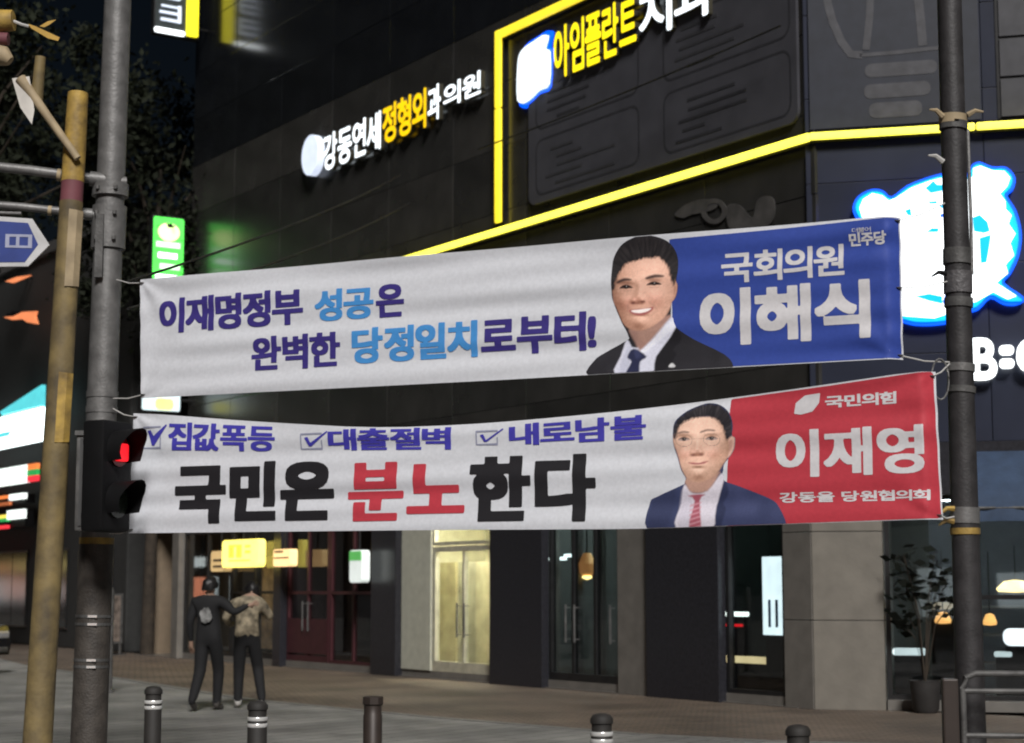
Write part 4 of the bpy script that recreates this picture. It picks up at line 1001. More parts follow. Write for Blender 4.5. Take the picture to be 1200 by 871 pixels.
M_PURP = fabric_mat('violet_ink', rgb(56, 52, 140, K)); M_INKB = fabric_mat('black_ink', rgb(28, 27, 30, K)); M_REDT = fabric_mat('red_ink', rgb(158, 50, 60, K)); M_REDF = fabric_mat('red_field_ink', rgb(154, 48, 58, K))
M_WINK = fabric_mat('white_ink', (.66, .645, .66)); M_GREYINK = fabric_mat('grey_ink', rgb(120, 122, 140, K))

# soft printed portraits, painted in the photograph's pixels
def sstep(d, s): return np.clip(.5 - d / (2 * s), 0, 1)
class Paint:
    def __init__(s, P, base): s.P = P; s.c = np.tile(np.array(base, float), (len(P), 1))
    def mix(s, a, col): a = np.asarray(a)[:, None]; s.c = s.c * (1 - a) + a * np.array(col, float)[None]
    def poly(s, pts, col, soft=1.2, k=1.0, sm=True): s.mix(sstep(sdf_poly(s.P, smooth_loop(pts, 3) if sm else pts), soft) * k, col)
    def ell(s, cx, cy, rx, ry, col, soft=.25, k=1.0, rot=0.0):
        c, q = math.cos(rot), math.sin(rot); X = s.P[:, 0] - cx; Y = s.P[:, 1] - cy
        r = np.sqrt(((X * c + Y * q) / rx) ** 2 + ((-X * q + Y * c) / ry) ** 2); s.mix(np.clip((1 - r) / soft + .5, 0, 1) * k, col)
def print_mat(name):
    m = bpy.data.materials.new(name); m.use_nodes = True; nt = m.node_tree; b = nt.nodes['Principled BSDF']; b.inputs['Roughness'].default_value = .6; b.inputs['Specular IOR Level'].default_value = .25
    a = nt.nodes.new('ShaderNodeVertexColor'); a.layer_name = 'print'; nt.links.new(a.outputs['Color'], b.inputs['Base Color']); return m
M_PRINT = print_mat('portrait_print')
def portrait(bn, sil, painter, lift=.0034, step=.0055):
    polys = [[bp(*p) for p in smooth_loop(q, 3)] for q in sil]
    A = np.concatenate([np.array(p) for p in polys])
    xs = np.arange(A[:, 0].min() - step, A[:, 0].max() + 2 * step, step); ys = np.arange(A[:, 1].min() - step, A[:, 1].max() + 2 * step, step)
    X, Y = np.meshgrid(xs, ys); Q = np.stack([X.ravel(), Y.ravel()], 1)
    D = np.min([sdf_poly(Q, p) for p in polys], axis=0)
    u0, u1 = bn.u0, bn.u1
    f = np.clip((Q[:, 0] - u0) / (u1 - u0), 0, 1); _, zb = bn.edge(bn.b, f); _, zt = bn.edge(bn.t, f)
    D = np.maximum(D, np.maximum(zb + .004 - Q[:, 1], Q[:, 1] - zt + .004)).reshape(X.shape); D[D == 0] = 1e-6
    V, F = field_mesh(xs, ys, D); V = np.array(V)
    W = BO[None] + BU[None] * V[:, :1]; W[:, 2] = V[:, 1]; R_ = W - EYE[None]
    dep = R_ @ FW; px = np.stack([CX + FPX * (R_ @ RT) / dep, CY - FPX * (R_ @ UP) / dep], 1)
    col = painter(px)
    o = bn.flat('portrait', V, F, M_PRINT, lift)
    at = o.data.color_attributes.new('print', 'FLOAT_COLOR', 'POINT')
    at.data.foreach_set('color', np.concatenate([col, np.ones((len(col), 1))], 1).ravel())
    return o
def c8(r, g, b): return rgb(r, g, b, K)
def vnoise(X, Y, seed=0):                                          # smooth value noise
    r = np.random.default_rng(seed).random((64, 64)); xi = np.floor(X).astype(int); yi = np.floor(Y).astype(int); fx = X - xi; fy = Y - yi
    fx = fx * fx * (3 - 2 * fx); fy = fy * fy * (3 - 2 * fy); g = lambda i, j: r[(yi + j) % 64, (xi + i) % 64]
    return (g(0, 0) * (1 - fx) + g(1, 0) * fx) * (1 - fy) + (g(0, 1) * (1 - fx) + g(1, 1) * fx) * fy
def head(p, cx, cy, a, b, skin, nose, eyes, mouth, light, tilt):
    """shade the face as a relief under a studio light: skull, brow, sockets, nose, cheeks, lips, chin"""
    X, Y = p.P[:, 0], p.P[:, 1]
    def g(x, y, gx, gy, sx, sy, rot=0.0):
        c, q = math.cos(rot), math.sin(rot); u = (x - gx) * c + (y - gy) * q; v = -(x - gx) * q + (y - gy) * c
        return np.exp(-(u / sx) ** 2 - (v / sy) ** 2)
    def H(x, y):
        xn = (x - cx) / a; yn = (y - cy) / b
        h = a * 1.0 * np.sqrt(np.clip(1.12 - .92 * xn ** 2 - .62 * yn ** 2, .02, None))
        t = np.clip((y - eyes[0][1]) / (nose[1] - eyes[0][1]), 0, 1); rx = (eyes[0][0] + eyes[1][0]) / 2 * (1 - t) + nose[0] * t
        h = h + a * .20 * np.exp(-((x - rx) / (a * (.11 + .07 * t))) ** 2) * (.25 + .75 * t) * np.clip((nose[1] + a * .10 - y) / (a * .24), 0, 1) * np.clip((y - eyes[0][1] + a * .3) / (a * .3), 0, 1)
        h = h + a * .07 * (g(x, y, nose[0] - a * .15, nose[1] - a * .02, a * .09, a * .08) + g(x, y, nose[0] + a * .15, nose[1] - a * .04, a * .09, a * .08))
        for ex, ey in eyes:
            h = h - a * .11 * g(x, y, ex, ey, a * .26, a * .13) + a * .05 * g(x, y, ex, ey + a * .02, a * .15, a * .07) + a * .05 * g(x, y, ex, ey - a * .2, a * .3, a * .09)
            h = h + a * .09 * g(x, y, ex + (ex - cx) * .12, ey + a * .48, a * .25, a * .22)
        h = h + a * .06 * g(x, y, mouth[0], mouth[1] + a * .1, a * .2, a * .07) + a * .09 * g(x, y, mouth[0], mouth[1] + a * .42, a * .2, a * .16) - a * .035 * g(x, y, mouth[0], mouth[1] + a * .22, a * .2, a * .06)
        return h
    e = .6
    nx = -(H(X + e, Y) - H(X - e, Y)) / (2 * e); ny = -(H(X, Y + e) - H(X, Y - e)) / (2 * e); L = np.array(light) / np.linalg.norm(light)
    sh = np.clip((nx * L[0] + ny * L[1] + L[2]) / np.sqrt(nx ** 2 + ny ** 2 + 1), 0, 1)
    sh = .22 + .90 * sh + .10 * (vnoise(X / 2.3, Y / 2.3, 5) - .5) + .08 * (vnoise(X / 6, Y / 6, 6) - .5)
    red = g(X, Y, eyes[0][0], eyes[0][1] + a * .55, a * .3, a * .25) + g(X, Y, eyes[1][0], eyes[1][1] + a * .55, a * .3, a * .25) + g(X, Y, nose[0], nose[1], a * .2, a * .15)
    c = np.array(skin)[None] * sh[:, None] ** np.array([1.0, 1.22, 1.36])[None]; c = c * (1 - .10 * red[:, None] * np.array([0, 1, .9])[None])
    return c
def strands(p, cx, cy, base, hi, seed):
    X, Y = p.P[:, 0] - cx, p.P[:, 1] - cy; an = np.arctan2(Y, X); r = np.hypot(X, Y)
    n = vnoise(an * 22 + r * .06, r / 14.0, seed) * .6 + vnoise(an * 50, r / 9.0, seed + 1) * .4
    return np.array(base)[None] + (np.array(hi) - np.array(base))[None] * (np.clip(n * 1.6 - .45, 0, 1) ** 1.3)[:, None]
def jag(p, amp, seed): return amp * (vnoise(p.P[:, 0] / 1.6, p.P[:, 1] / 3.2, seed) - .5) * 2
def man_one(px):
    S = 4.978; E_ = lambda x, y: (690 + x / S, 270 + y / S); f = lambda pts: [E_(x, y) for x, y in pts]
    p = Paint(px, c8(33, 32, 36))
    p.mix(np.clip(vnoise(px[:, 0] / 12, px[:, 1] / 20, 9) - .25, 0, 1) * .8, c8(45, 44, 49))
    p.poly(f([(378, 840), (402, 740), (515, 572), (548, 640), (500, 700), (520, 730), (440, 840)]), c8(24, 23, 27), 1.2)
    p.poly(f([(170, 845), (200, 740), (236, 640), (290, 690), (486, 505), (518, 572), (404, 740), (376, 845)]), c8(186, 187, 200), .9)
    p.poly(f([(320, 690), (500, 530), (512, 572), (420, 650), (340, 720)]), c8(203, 204, 214), 1.4)
    p.poly(f([(190, 840), (232, 690), (262, 700), (240, 840)]), c8(166, 168, 184), 1.5, .8)
    p.poly(f([(238, 745), (272, 694), (348, 740), (312, 772), (304, 845), (232, 845), (262, 772)]), c8(34, 37, 62), .9)
    p.poly(f([(276, 704), (300, 704), (318, 738), (290, 752)]), c8(50, 54, 84), 1.5, .8)
    p.poly(f([(258, 560), (470, 500), (482, 520), (330, 690), (300, 692), (282, 660)]), c8(140, 108, 98), 1.5)
    p.poly(f([(300, 600), (440, 560), (340, 660)]), c8(160, 126, 112), 3, .7)
    p.poly(f([(500, 300), (522, 308), (524, 345), (512, 392), (490, 420), (486, 330)]), c8(176, 134, 116), .8); p.poly(f([(506, 320), (514, 335), (506, 375), (500, 350)]), c8(140, 98, 86), .8, .7)
    p.poly(f([(150, 330), (162, 330), (170, 440), (154, 425)]), c8(148, 110, 98), .9)
    fp = f([(156, 300), (156, 400), (178, 470), (212, 545), (255, 582), (310, 592), (365, 576), (420, 540), (460, 500), (488, 440), (504, 360), (508, 260), (440, 150), (250, 150)])
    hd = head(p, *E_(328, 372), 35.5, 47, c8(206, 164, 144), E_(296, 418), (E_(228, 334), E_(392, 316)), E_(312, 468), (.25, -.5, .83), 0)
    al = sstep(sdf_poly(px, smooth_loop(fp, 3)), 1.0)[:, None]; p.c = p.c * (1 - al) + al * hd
    hair = f([(146, 345), (146, 235), (158, 165), (198, 100), (260, 60), (335, 40), (425, 56), (484, 90), (518, 150), (525, 232), (508, 325), (494, 300), (482, 262), (466, 214), (436, 178), (405, 160), (372, 168), (330, 166), (290, 182), (248, 190), (214, 212), (190, 250), (172, 300), (160, 345)])
    hc = strands(p, *E_(330, 300), c8(27, 25, 27), c8(48, 44, 45), 3); al = sstep(sdf_poly(px, smooth_loop(hair, 3)) + jag(p, 1.1, 2), 1.6)[:, None]; p.c = p.c * (1 - al) + al * hc
    for (x0, y0, x1, y1, ww) in ((176, 304, 260, 290, 13), (344, 278, 446, 268, 14)):
        p.poly(f([(x0, y0 + 2), ((x0 + x1) / 2, min(y0, y1) - 6), (x1, y1), (x1 - 4, y1 + ww * .7), ((x0 + x1) / 2, min(y0, y1) + ww), (x0 + 6, y0 + ww)]), c8(46, 35, 35), 1.0, .95)
    for (x0, x1, y) in ((194, 264, 336), (350, 432, 316)):
        m = (x0 + x1) / 2
        p.poly(f([(x0 - 4, y + 8), (m - 14, y - 11), (m + 16, y - 11), (x1 + 4, y + 4), (m + 16, y + 7), (m - 14, y + 8)]), c8(36, 26, 27), .5); p.ell(*E_(m, y), 2.6, 2.1, c8(18, 14, 16), .5); p.ell(*E_(m + 3, y - 4), .6, .6, c8(190, 180, 176), .8, .8)
        p.poly(f([(x0 + 4, y - 14), (m, y - 22), (x1 - 4, y - 18), (m, y - 17)]), c8(140, 100, 90), .7, .6); p.poly(f([(x0 + 6, y + 20), (m, y + 26), (x1 - 6, y + 16), (m, y + 22)]), c8(150, 112, 100), .8, .55)
    p.ell(*E_(268, 428), 2.4, 1.2, c8(96, 58, 52), .8, .85); p.ell(*E_(326, 420), 2.4, 1.2, c8(96, 58, 52), .8, .85)
    p.poly(f([(246, 470), (300, 462), (340, 460), (386, 450), (372, 478), (330, 500), (286, 500), (258, 488)]), c8(146, 84, 80), .8)
    p.poly(f([(258, 472), (310, 466), (372, 458), (352, 476), (312, 486), (276, 484)]), c8(226, 216, 212), .6)
    p.poly(f([(236, 436), (244, 446), (238, 480), (230, 470)]), c8(150, 108, 96), 1, .55); p.poly(f([(358, 420), (398, 446), (410, 470), (392, 452)]), c8(156, 114, 100), 1, .55)
    p.poly(f([(478, 795), (496, 778), (516, 795), (508, 803), (484, 803)]), c8(190, 190, 192), .6, .9)
    return p.c * (1 + .20 * (vnoise(px[:, 0] / 1.1, px[:, 1] / 1.1, 8) - .5))[:, None]
def man_two(px):
    S = 5.444; E_ = lambda x, y: (750 + x / S, 465 + y / S); f = lambda pts: [E_(x, y) for x, y in pts]
    p = Paint(px, c8(47, 53, 82))
    p.mix(np.clip(vnoise(px[:, 0] / 14, px[:, 1] / 18, 12) - .2, 0, 1) * .9, c8(60, 66, 98)); p.poly(f([(50, 850), (60, 680), (110, 640), (240, 590), (180, 850)]), c8(40, 45, 70), 4, .7)
    p.poly(f([(462, 845), (486, 690), (534, 540), (566, 610), (530, 680), (548, 720), (510, 845)]), c8(36, 41, 66), 1.4, .9)
    p.poly(f([(234, 850), (262, 680), (284, 560), (335, 615), (430, 598), (516, 490), (534, 535), (486, 700), (458, 850)]), c8(186, 181, 190), .9)
    p.poly(f([(270, 600), (330, 640), (340, 850), (250, 850)]), c8(170, 166, 178), 2, .6)
    p.poly(f([(304, 632), (412, 624), (378, 664), (392, 850), (314, 850), (346, 664)]), c8(142, 74, 86), .9)
    for k in range(6): p.poly(f([(318, 690 + 30 * k), (388, 668 + 30 * k), (390, 680 + 30 * k), (318, 704 + 30 * k)]), c8(178, 128, 138), .7, .7, False)
    p.poly(f([(296, 520), (490, 480), (500, 500), (432, 600), (335, 612), (300, 570)]), c8(158, 124, 110), 1.4)
    p.poly(f([(546, 290), (574, 252), (602, 264), (594, 330), (562, 385), (540, 380)]), c8(190, 154, 138), .9); p.poly(f([(566, 285), (586, 280), (578, 330), (560, 355)]), c8(158, 118, 106), 1, .7)
    p.poly(f([(206, 250), (222, 255), (226, 330), (212, 310)]), c8(170, 134, 120), .9)
    fp = f([(216, 240), (224, 330), (246, 400), (270, 470), (300, 522), (360, 546), (428, 532), (488, 492), (530, 432), (556, 380), (562, 270), (510, 140), (280, 140)])
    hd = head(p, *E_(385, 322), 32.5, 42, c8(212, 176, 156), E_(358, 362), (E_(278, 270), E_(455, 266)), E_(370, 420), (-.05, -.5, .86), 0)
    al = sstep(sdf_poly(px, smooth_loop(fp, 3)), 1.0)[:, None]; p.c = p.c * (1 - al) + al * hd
    hair = f([(212, 262), (214, 190), (234, 148), (298, 92), (370, 58), (432, 42), (504, 56), (564, 108), (585, 180), (580, 250), (548, 280), (538, 240), (524, 200), (504, 166), (466, 138), (424, 126), (344, 136), (274, 164), (246, 196), (232, 258)])
    hc = strands(p, *E_(400, 260), c8(29, 27, 31), c8(58, 54, 57), 21); al = sstep(sdf_poly(px, smooth_loop(hair, 3)) + jag(p, 1.0, 4), 1.6)[:, None]; p.c = p.c * (1 - al) + al * hc
    for (x0, y0, x1, y1) in ((238, 228, 312, 224), (382, 220, 476, 212)):
        m = (x0 + x1) / 2; p.poly(f([(x0, y0 + 2), (m, min(y0, y1) - 6), (x1, y1), (x1 - 6, y1 + 8), (m, min(y0, y1) + 6), (x0 + 6, y0 + 10)]), c8(84, 66, 62), 1.0, .9)
    for (x0, x1, y) in ((246, 312, 272), (420, 490, 267)):
        m = (x0 + x1) / 2
        p.poly(f([(x0 - 4, y + 5), (m - 12, y - 10), (m + 14, y - 10), (x1 + 4, y + 2), (m + 14, y + 9), (m - 12, y + 10)]), c8(150, 132, 128), .6, .95); p.poly(f([(x0 - 6, y + 3), (m - 12, y - 13), (m + 14, y - 13), (x1 + 6, y), (m + 14, y - 5), (m - 12, y - 5)]), c8(40, 30, 32), .5, .95); p.ell(*E_(m, y - 1), 2.3, 2.0, c8(24, 20, 22), .5); p.ell(*E_(m + 3, y - 4), .55, .55, c8(190, 182, 178), .8, .7)
        # thin spectacle rims
        X, Y = px[:, 0], px[:, 1]; ex, ey = E_(m, y + 6); rr = np.sqrt(((X - ex) / 9.6) ** 2 + ((Y - ey) / 7.2) ** 2); p.mix(np.clip(1 - np.abs(rr - 1) / .07, 0, 1) * .6, c8(84, 70, 68))
    p.poly(f([(326, 268), (408, 264), (408, 268), (326, 272)]), c8(110, 92, 88), .5, .5, False)
    p.ell(*E_(332, 372), 2.3, 1.1, c8(118, 80, 72), .8, .8); p.ell(*E_(388, 368), 2.3, 1.1, c8(118, 80, 72), .8, .8)
    p.poly(f([(306, 422), (340, 418), (370, 422), (404, 414), (434, 410), (408, 428), (370, 434), (334, 432)]), c8(160, 100, 96), .8); p.poly(f([(308, 421), (370, 426), (434, 409), (404, 422), (370, 430), (336, 428)]), c8(112, 62, 62), .5, .9)
    p.poly(f([(296, 380), (300, 390), (286, 430), (284, 415)]), c8(172, 136, 120), 1, .5); p.poly(f([(424, 372), (452, 400), (456, 425), (442, 405)]), c8(172, 136, 120), 1, .5)
    return p.c * (1 + .20 * (vnoise(px[:, 0] / 1.1, px[:, 1] / 1.1, 18) - .5))[:, None]

b1 = Banner('political_banner', 'upper white banner with a blue right end and a smiling man in a dark suit', [(165, 328), (600, 291), (1052, 252)], [(166, 467), (600, 446), (1055, 420)], .6, 0.0)
b1.cloth(M_FAB)
b1.area('blue_field', [(786, 281.5), (1050.5, 254), (1053.5, 419), (792, 434)], M_BLUEF, .002, .02)
f1 = lambda pts: [(690 + x / 4.978, 270 + y / 4.978) for x, y in pts]
portrait(b1, [f1([(26, 860), (45, 770), (110, 718), (232, 648), (300, 600), (480, 505), (520, 570), (622, 640), (800, 728), (852, 800), (840, 880), (400, 900)]),
              f1([(145, 350), (144, 235), (156, 162), (196, 96), (260, 55), (335, 34), (428, 50), (488, 86), (521, 148), (528, 232), (520, 300), (528, 330), (514, 396), (490, 428), (488, 510), (500, 560), (400, 700), (280, 700), (240, 600), (208, 545), (174, 470), (148, 400)])], man_one)
b1.text('이재명정부', (188, 351), (357, 380), M_NAVY, .05, gap=.035, boldy=.03); b1.text('성공', (371, 341), (440, 373), M_SKY, .05, gap=.035, boldy=.03); b1.text('은', (443, 335), (476, 371), M_NAVY, .05, boldy=.035)
b1.text('완벽한', (297, 396), (401, 430), M_NAVY, .045, gap=.035, boldy=.03); b1.text('당정일치', (415, 386), (563, 419), M_SKY, .05, gap=.035, boldy=.03); b1.text('로부터!', (567, 374), (702, 411), M_NAVY, .05, gap=.035, boldy=.035)
b1.text('국회의원', (846, 297), (990, 323), M_WINK, .035, gap=.03, boldy=.025); b1.text('이해식', (821, 341), (1021, 396), M_WINK, .04, gap=.06, boldy=.04); b1.text('민주당', (995, 274), (1039, 286), M_WINK, .035, gap=.02); b1.text('더불어', (999, 268), (1021, 272), M_WINK, .0, gap=.03, res=24)
b1.cords([(0.003, .97, (LP.x + .11, LP.y - .1, 3.99)), (0.003, .03, (LP.x + .11, LP.y - .1, 3.06)), (.997, .97, (RP.x - .08, RP.y - .05, 4.06)), (.997, .03, (RP.x - .08, RP.y - .05, 3.03)), (.997, .5, (RP.x - .08, RP.y - .05, 3.55))])

b2 = Banner('political_banner', 'lower white banner with a red right end and a man in a navy suit', [(155, 483), (300, 494), (440, 502), (560, 497), (680, 487), (760, 478), (860, 465), (975, 450), (1092, 432)], [(148, 625), (440, 622), (760, 620), (1101, 608)], 2.1, -.03)
b2.cloth(M_FAB)
b2.area('red_field', [(855, 467.5), (974, 451.8), (1090, 434), (1099.5, 607), (850, 616.5)], M_REDF, .002, .02)
f2 = lambda pts: [(740 + x / 3.158, 420 + y / 3.158) for x, y in pts]
f3 = lambda pts: [(750 + x / 5.444, 465 + y / 5.444) for x, y in pts]
portrait(b2, [f3([(56, 860), (62, 680), (110, 638), (278, 560), (330, 520), (518, 486), (536, 536), (622, 568), (822, 648), (884, 700), (936, 815), (920, 900), (300, 900)]),
              f3([(209, 262), (211, 190), (231, 145), (296, 89), (370, 54), (432, 38), (506, 52), (567, 105), (589, 180), (586, 248), (606, 262), (597, 332), (563, 390), (534, 434), (522, 500), (440, 640), (330, 640), (286, 560), (292, 518), (266, 470), (242, 402), (218, 330)])], man_two)
b2.text('집값폭등', (196, 494), (321, 529), M_PURP, .045, gap=.02, boldy=.025, bl_y=528, tr_y=499); b2.text('대출절벽', (384, 503), (529, 527), M_PURP, .045, gap=.02, boldy=.025, bl_y=528, tr_y=500.5); b2.text('내로남불', (597, 498), (757, 515), M_PURP, .045, gap=.02, boldy=.028, bl_y=523, tr_y=485)
for (x0, y0, x1, y1) in ((166, 500, 187, 526), (351, 508, 377, 527), (558, 505, 584, 522)):
    b2.area('check_box', [(x0, y0), (x1, y0 - 1), (x1, y0 + 1), (x0 + 1.5, y0 + 2), (x0 + 1.5, y1 - 1.5), (x1 - 1.5, y1 - 2.5), (x1 - 1.5, y0 + 8), (x1, y0 + 7), (x1, y1), (x0, y1)], M_GREYINK, .003, .006)
    b2.area('check_mark', [(x0 + 5, y0 + 5), (x0 + 9, y0 + 4), (x0 + 12, y0 + 11), (x1 + 6, y0 - 3), (x1 + 7, y0 - 2), (x0 + 13, y1 - 4), (x0 + 10, y1 - 4)], M_PURP, .0042, .006)
b2.text('국민은', (204, 544), (391, 611), M_INKB, .062, gap=.06, boldy=.045); b2.text('분노', (408, 543), (546, 609), M_REDT, .062, gap=.06, boldy=.032); b2.text('한다', (552, 536), (699, 611), M_INKB, .06, gap=.06, boldy=.042)
b2.text('국민의힘', (966, 464), (1050, 475), M_WINK, .035, gap=.03, tr_dy=.012); b2.text('이재영', (908, 505), (1083, 556), M_WINK, .04, gap=.08, tr_dy=.01, boldy=.035); b2.text('강동을 당원협의회', (913, 577), (1089, 586), M_WINK, .03, gap=.03, res=32)
b2.area('leaf_emblem', f2([(600, 205), (606, 165), (640, 137), (697, 128), (692, 165), (668, 196), (625, 208)]), M_WINK, .0042, .008)
b2.cords([(0.003, .97, (LP.x + .11, LP.y - .1, 2.98)), (0.003, .03, (LP.x + .11, LP.y - .1, 2.02)), (.997, .97, (RP.x - .08, RP.y - .05, 3.02)), (.997, .03, (RP.x - .08, RP.y - .05, 2.05))])

# ================================================================== BOLLARDS, FENCE, WIRES
def bollard(label, x, y, banded=True, top=.9):
    t = thing('bollard', label, 'bollard', (x, y, 0), random.uniform(0, 6), 'bollards along the kerb')
    MB().lathe([(.062, 0), (.062, top - .12), (.058, top - .115), (.058, top - .06)], 18).build('shaft', M_RUBBER if banded else M_BROWN, t, True)
    if banded:
        for z in (top - .165, top - .125): MB().lathe([(.0635, z), (.066, z + .004), (.066, z + .020), (.0635, z + .024)], 18).build('reflective_band', M_REFLECT, t, True)
        MB().lathe([(.058, top - .06), (.066, top - .055), (.066, top - .03), (.05, top - .008), (.02, top), (.004, top + .001)], 18).build('cap', M_RUBBER, t, True)
    else: MB().lathe([(.058, top - .06), (.070, top - .05), (.070, top - .004), (.062, top), (.004, top + .001)], 8).build('cap', M_BROWN, t)
    MB().lathe([(.11, 0.001), (.11, .012), (.065, .02)], 18).build('base_plate', M_STEEL_D, t, True)
for lab, px, py, bd in (('banded bollard nearest the left pole', 180, 804, True), ('banded bollard in front of the walking couple', 302, 821, True), ('plain brown bollard without reflective bands', 437, 816, False), ('banded bollard in front of the dark glass doors', 705, 836, True), ('banded bollard in front of the stone corner pillar', 935, 849, True)):
    p = on_z(px, py, .9); bollard(lab, p[0], p[1], bd)
t = thing('guard_rail', 'grey tube guard rail with a dark end post below the right pole', 'railing', tuple(on_z(1113, 797, 1.05) * np.array([1, 1, 0])), -.12)
MB().box(-.05, .045, -.05, .05, 0, 1.06, bev=.012).build('end_post', M_BROWN, t)
x0 = .075
MB().tube([(x0, 0, .05), (x0, 0, 1.0), (x0 + .02, 0, 1.065), (x0 + .08, 0, 1.09), (1.9, 0, 1.09), (1.96, 0, 1.05), (1.98, 0, .95), (1.98, 0, .05)], .020, 10).build('frame_tube', M_STEEL_D, t, True)
for z in (.985, .72, .40): MB().tube([(x0 + .01, 0, z), (1.97, 0, z)], .017, 8).build('rail', M_STEEL_D, t, True)
MB().box(1.99, 2.08, -.05, .05, 0, 1.06, bev=.012).build('end_post', M_BROWN, t)
def wire(label, a, b, sag, r=.008):
    a = Vector(tuple(a)); b = Vector(tuple(b)); t = thing('overhead_wire', label, 'wire', tuple(a))
    MB().tube([tuple((b - a) * k / 14 - Vector((0, 0, sag * 4 * k / 14 * (1 - k / 14)))) for k in range(15)], r, 6).build('cable', M_WIRE, t)
wire('thin black cable rising from the upper banner across the dark facade', at_y(150, 330, 14.0), at_y(470, 205, 33.5), .1, .012)
wire('second black cable just below the first across the facade', at_y(150, 362, 14.0), at_y(480, 238, 33.3), .12, .012)
wire('thin cable crossing the clinic billboard', at_y(560, 175, 30.3), at_y(915, 30, 24.4), .05, .014)

# ================================================================== PARKED CAR ON THE LEFT
def car(label, loc, rz):
    t = thing('parked_car', label, 'car', loc, rz)
    prof = [(-2.2, .35), (-2.25, .62), (-2.15, .86), (-1.5, .95), (-1.05, 1.30), (-.5, 1.44), (.5, 1.45), (1.2, 1.28), (1.75, .98), (2.15, .90), (2.25, .62), (2.2, .35)]
    secs = []; n = len(prof)
    for y, k, zz in ((-.86, .96, .80), (-.90, .99, .92), (-.70, 1, 1), (0, 1.0, 1.02), (.70, 1, 1), (.90, .99, .92), (.86, .96, .80)):
        secs.append([(x * k, y if z < .96 else y * .82, .35 + (z - .35) * (zz if z > .9 else 1)) for x, z in prof])
    mb = MB(); vs = [p for s in secs for p in s]
    fs = [(i * n + k, i * n + k + 1, (i + 1) * n + k + 1, (i + 1) * n + k) for i in range(6) for k in range(n - 1)] + [tuple(range(n)), tuple(6 * n + k for k in range(n))[::-1]] + [(i * n + n - 1, i * n, (i + 1) * n, (i + 1) * n + n - 1) for i in range(6)]
    mb.add(vs, fs).build('body', mat('dark_car_paint', (.02, .021, .024), .15, .3), t, True)
    for y in (-.80, .80):
        MB().add([(-1.0, y, .98), (1.15, y, .98), (.75, y * .9, 1.30), (-.75, y * .9, 1.30)], [(0, 1, 2, 3)]).build('side_window', mat('car_glass', (.01, .012, .014), .05), t)
    for x in (-1.4, 1.4):
        for y in (-.86, .86):
            w = MB(Matrix.Translation((x, y, .33)) @ Matrix.Rotation(math.pi / 2, 4, 'X')).lathe([(.2, -.1), (.33, -.09), (.33, .09), (.2, .1)], 24).build('tyre', M_RUBBER, t, True)
            MB(Matrix.Translation((x, y, .33)) @ Matrix.Rotation(math.pi / 2, 4, 'X')).lathe([(.05, -.115), (.2, -.112), (.2, .112), (.05, .115)], 16).build('rim', M_STEEL, t, True)
    for y in (-.62, .62): MB().box(2.17, 2.24, y - .2, y + .2, .66, .80, bev=.03).build('headlight', mat('lamp_glass', (.3, .3, .3), .1), t)
    MB().box(2.2, 2.27, -.75, .75, .40, .50, bev=.03).build('bumper', M_STEEL_D, t)
    return t
p = on_z(6, 792); car('dark car parked at the left edge behind the leaning post', (p[0] - 2.6, p[1] + 1.0, 0), -.35)

# ================================================================== PEOPLE
def person(label, loc, rz, J, mats, hair_col, zones, scale=1.0):
    t = thing('person', label, 'person', loc, rz)
    names = list(J['v']); V = [tuple(Vector(J['v'][n][0]) * scale) for n in names]
    me = bpy.data.meshes.new('body'); me.from_pydata(V, [(names.index(a), names.index(b)) for a, b in J['e']], [])
    o = bpy.data.objects.new('body', me); COL.objects.link(o)
    sk = o.modifiers.new('skin', 'SKIN'); sk.use_smooth_shade = True
    for i, n in enumerate(names):
        r = J['v'][n][1]; r = r if isinstance(r, tuple) else (r, r)
        me.skin_vertices[0].data[i].radius = (r[0] * scale, r[1] * scale); me.skin_vertices[0].data[i].use_root = (n == 'pelvis')
    o.modifiers.new('sub', 'SUBSURF').levels = 2; o.modifiers['sub'].render_levels = 2
    bpy.context.view_layer.update()
    m2 = bpy.data.meshes.new_from_object(o.evaluated_get(bpy.context.evaluated_depsgraph_get()))
    bpy.data.objects.remove(o)
    m2.materials.clear()
    for m in mats: m2.materials.append(m)
    for pl_ in m2.polygons: pl_.material_index = zones(pl_.center / scale); pl_.use_smooth = True
    b = bpy.data.objects.new('body', m2); COL.objects.link(b); b.parent = t
    # hair cap
    hc = Vector(J['v']['head'][0]) * scale; bm = bmesh.new(); bmesh.ops.create_icosphere(bm, subdivisions=3, radius=1)
    for v in list(bm.verts):
        if v.co.z < -.35 + (.75 if v.co.y > .35 else 0) - .2 * (v.co.y < -.3): bm.verts.remove(v)
    for v in bm.verts:
        nz = 1 + .10 * math.sin(v.co.x * 7 + 1) * math.sin(v.co.y * 6 + v.co.z * 5) + .05 * math.sin(v.co.x * 17 + v.co.z * 13)
        v.co = hc + Vector((v.co.x * .102 * nz, v.co.y * .118 * nz, v.co.z * .124 * nz + .02)) * scale
    mh = bpy.data.meshes.new('hair'); bm.to_mesh(mh); bm.free(); put('hair', mh, hair_col, t, True)
    return t
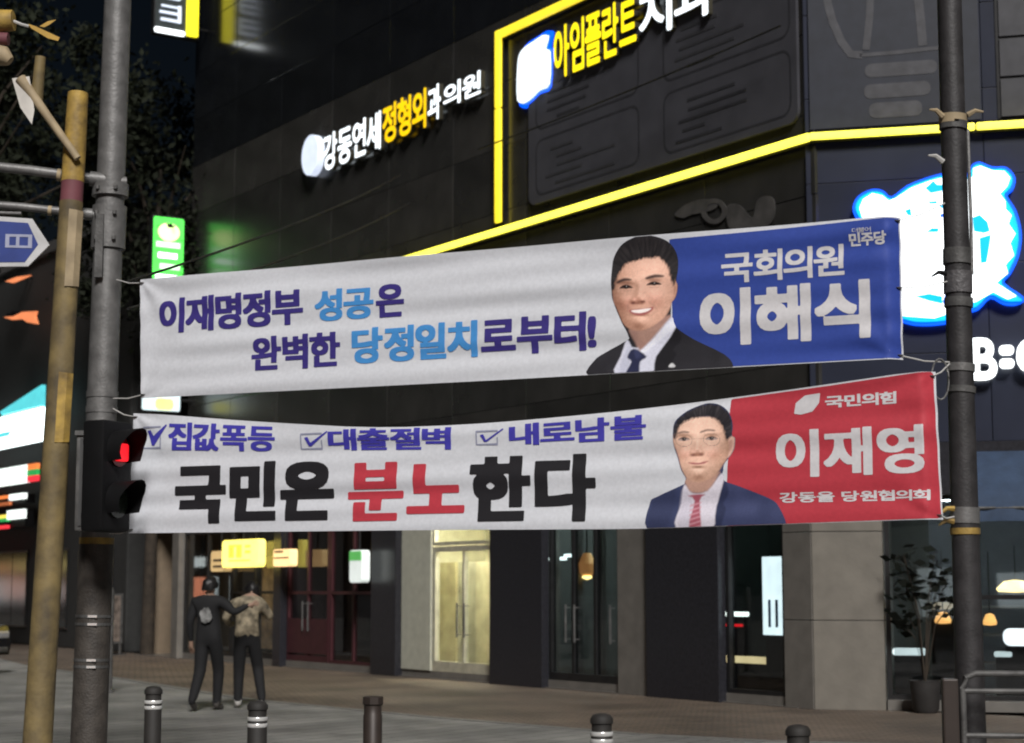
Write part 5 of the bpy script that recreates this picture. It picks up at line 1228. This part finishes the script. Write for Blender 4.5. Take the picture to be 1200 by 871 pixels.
def joints(ra, la, rl, ll, head=(0, .0, 1.60), tilt=0.0):
    v = {'pelvis': ((0, 0, .95), (.165, .125)), 'waist': ((0, .0, 1.10), (.165, .125)), 'chest': ((0, -.01, 1.30), (.185, .13)), 'upper': ((tilt * .5, -.01, 1.43), (.14, .09)), 'neck': ((tilt, .01, 1.51), .055), 'head': ((head[0] + tilt, head[1], head[2]), (.085, .10)), 'crown': ((head[0] + tilt, head[1], head[2] + .09), (.075, .09)), 'nose': ((head[0] + tilt, head[1] + .085, head[2] - .01), .022)}
    e = [('pelvis', 'waist'), ('waist', 'chest'), ('chest', 'upper'), ('upper', 'neck'), ('neck', 'head'), ('head', 'crown'), ('head', 'nose')]
    for side, arm_, leg_ in (('r', ra, rl), ('l', la, ll)):
        v[side + 'sh'] = (arm_[0], .082); v[side + 'el'] = (arm_[1], .058); v[side + 'wr'] = (arm_[2], .033); v[side + 'ha'] = (arm_[3], (.04, .022))
        e += [('upper', side + 'sh'), (side + 'sh', side + 'el'), (side + 'el', side + 'wr'), (side + 'wr', side + 'ha')]
        hp = Vector(arm_[3]); dr = (hp - Vector(arm_[2])).normalized(); sd = dr.cross(Vector((0, 1, .2))).normalized()
        for k, (o_, ln) in enumerate(((-.028, .065), (-.010, .075), (.010, .07), (.028, .055))):
            a = hp + sd * o_ + dr * .02; b = a + dr * ln + Vector((0, .02, 0)); v['%sf%d' % (side, k)] = (tuple(a + dr * .02), .009); v['%sg%d' % (side, k)] = (tuple(b), .008); e += [(side + 'ha', '%sf%d' % (side, k)), ('%sf%d' % (side, k), '%sg%d' % (side, k))]
        v[side + 'th'] = (tuple(hp - sd * .05 - dr * .02 + Vector((0, .02, 0))), .010); e.append((side + 'ha', side + 'th'))
        v[side + 'hip'] = (leg_[0], .105); v[side + 'kn'] = (leg_[1], .083); v[side + 'an'] = (leg_[2], .062); v[side + 'he'] = (leg_[3], (.05, .04)); v[side + 'to'] = (leg_[4], (.048, .032))
        e += [('pelvis', side + 'hip'), (side + 'hip', side + 'kn'), (side + 'kn', side + 'an'), (side + 'an', side + 'he'), (side + 'he', side + 'to')]
    return {'v': v, 'e': e}
SKIN = mat('skin', (.30, .19, .135), .6, var=.06); M_DKCL = mat('dark_cloth', (.008, .008, .009), .85); M_DKTR = mat('dark_trousers', (.006, .006, .007), .85)
M_BEIGE = mat('beige_patterned_shirt', (.24, .20, .135), .8, var=.75, scale=9); M_WSHOE = mat('white_shoe', (.5, .48, .45), .6); M_DSHOE = mat('dark_shoe', (.05, .045, .04), .6); M_HAIR = mat('black_hair', (.008, .007, .007), .5)
def zones_a(c):
    if c.z > 1.50 and abs(c.x) < .2: return 0
    if c.z > .93: return 0 if c.x > .53 else 1
    if c.x < -.2: return 1 if c.z > .9 else 0
    return 2 if c.z > .10 else 3
JA = joints([(.20, -.01, 1.41), (.36, -.02, 1.27), (.50, .06, 1.36), (.56, .09, 1.38)], [(-.19, -.01, 1.41), (-.26, -.04, 1.14), (-.27, .04, .90), (-.27, .06, .82)],
            [(.09, 0, .90), (.08, .16, .51), (.06, .16, .09), (.06, .13, .05), (.07, .33, .035)], [(-.09, 0, .90), (-.09, -.06, .50), (-.08, -.30, .16), (-.08, -.34, .13), (-.08, -.18, .035)], tilt=.0)
pa_ = on_z(243, 833)
per = person('person in dark clothes with a pale round print on the back, walking at left', (pa_[0], pa_[1], 0), -.25, JA, [SKIN, M_DKCL, M_DKTR, M_DSHOE], M_HAIR, zones_a, 1.01)
mb = MB(); mb.prism([((.085 + .012 * math.sin(5 * k)) * math.cos(2 * math.pi * k / 20) + .02, 1.25 + (.10 + .012 * math.cos(3 * k)) * math.sin(2 * math.pi * k / 20)) for k in range(20)], -.165, -.150); mb.build('back_print', mat('pale_print_cloth', (.20, .20, .195), .9, var=.7, scale=14), per)
def zones_b(c):
    if c.z > 1.50 and abs(c.x) < .16: return 0
    if c.z > .97: return 1 if not (abs(c.x) > .26 and c.y > .10) else 0
    return 2 if c.z > .10 else 3
JB = joints([(.19, -.01, 1.40), (.33, .05, 1.20), (.20, .25, 1.30), (.14, .28, 1.34)], [(-.19, -.01, 1.40), (-.30, .02, 1.20), (-.22, .20, 1.12), (-.18, .26, 1.12)],
            [(.09, 0, .90), (.17, .12, .52), (.20, -.10, .14), (.20, -.14, .11), (.22, .04, .035)], [(-.09, 0, .90), (-.09, .10, .50), (-.10, .08, .09), (-.10, .05, .05), (-.11, .26, .035)], head=(.02, .07, 1.56), tilt=.05)
pb2 = on_z(288, 830)
person('person in a beige patterned shirt and black trousers with pale shoes', (pb2[0], pb2[1], 0), .25, JB, [SKIN, M_BEIGE, M_DKTR, M_WSHOE], M_HAIR, zones_b, 1.0)
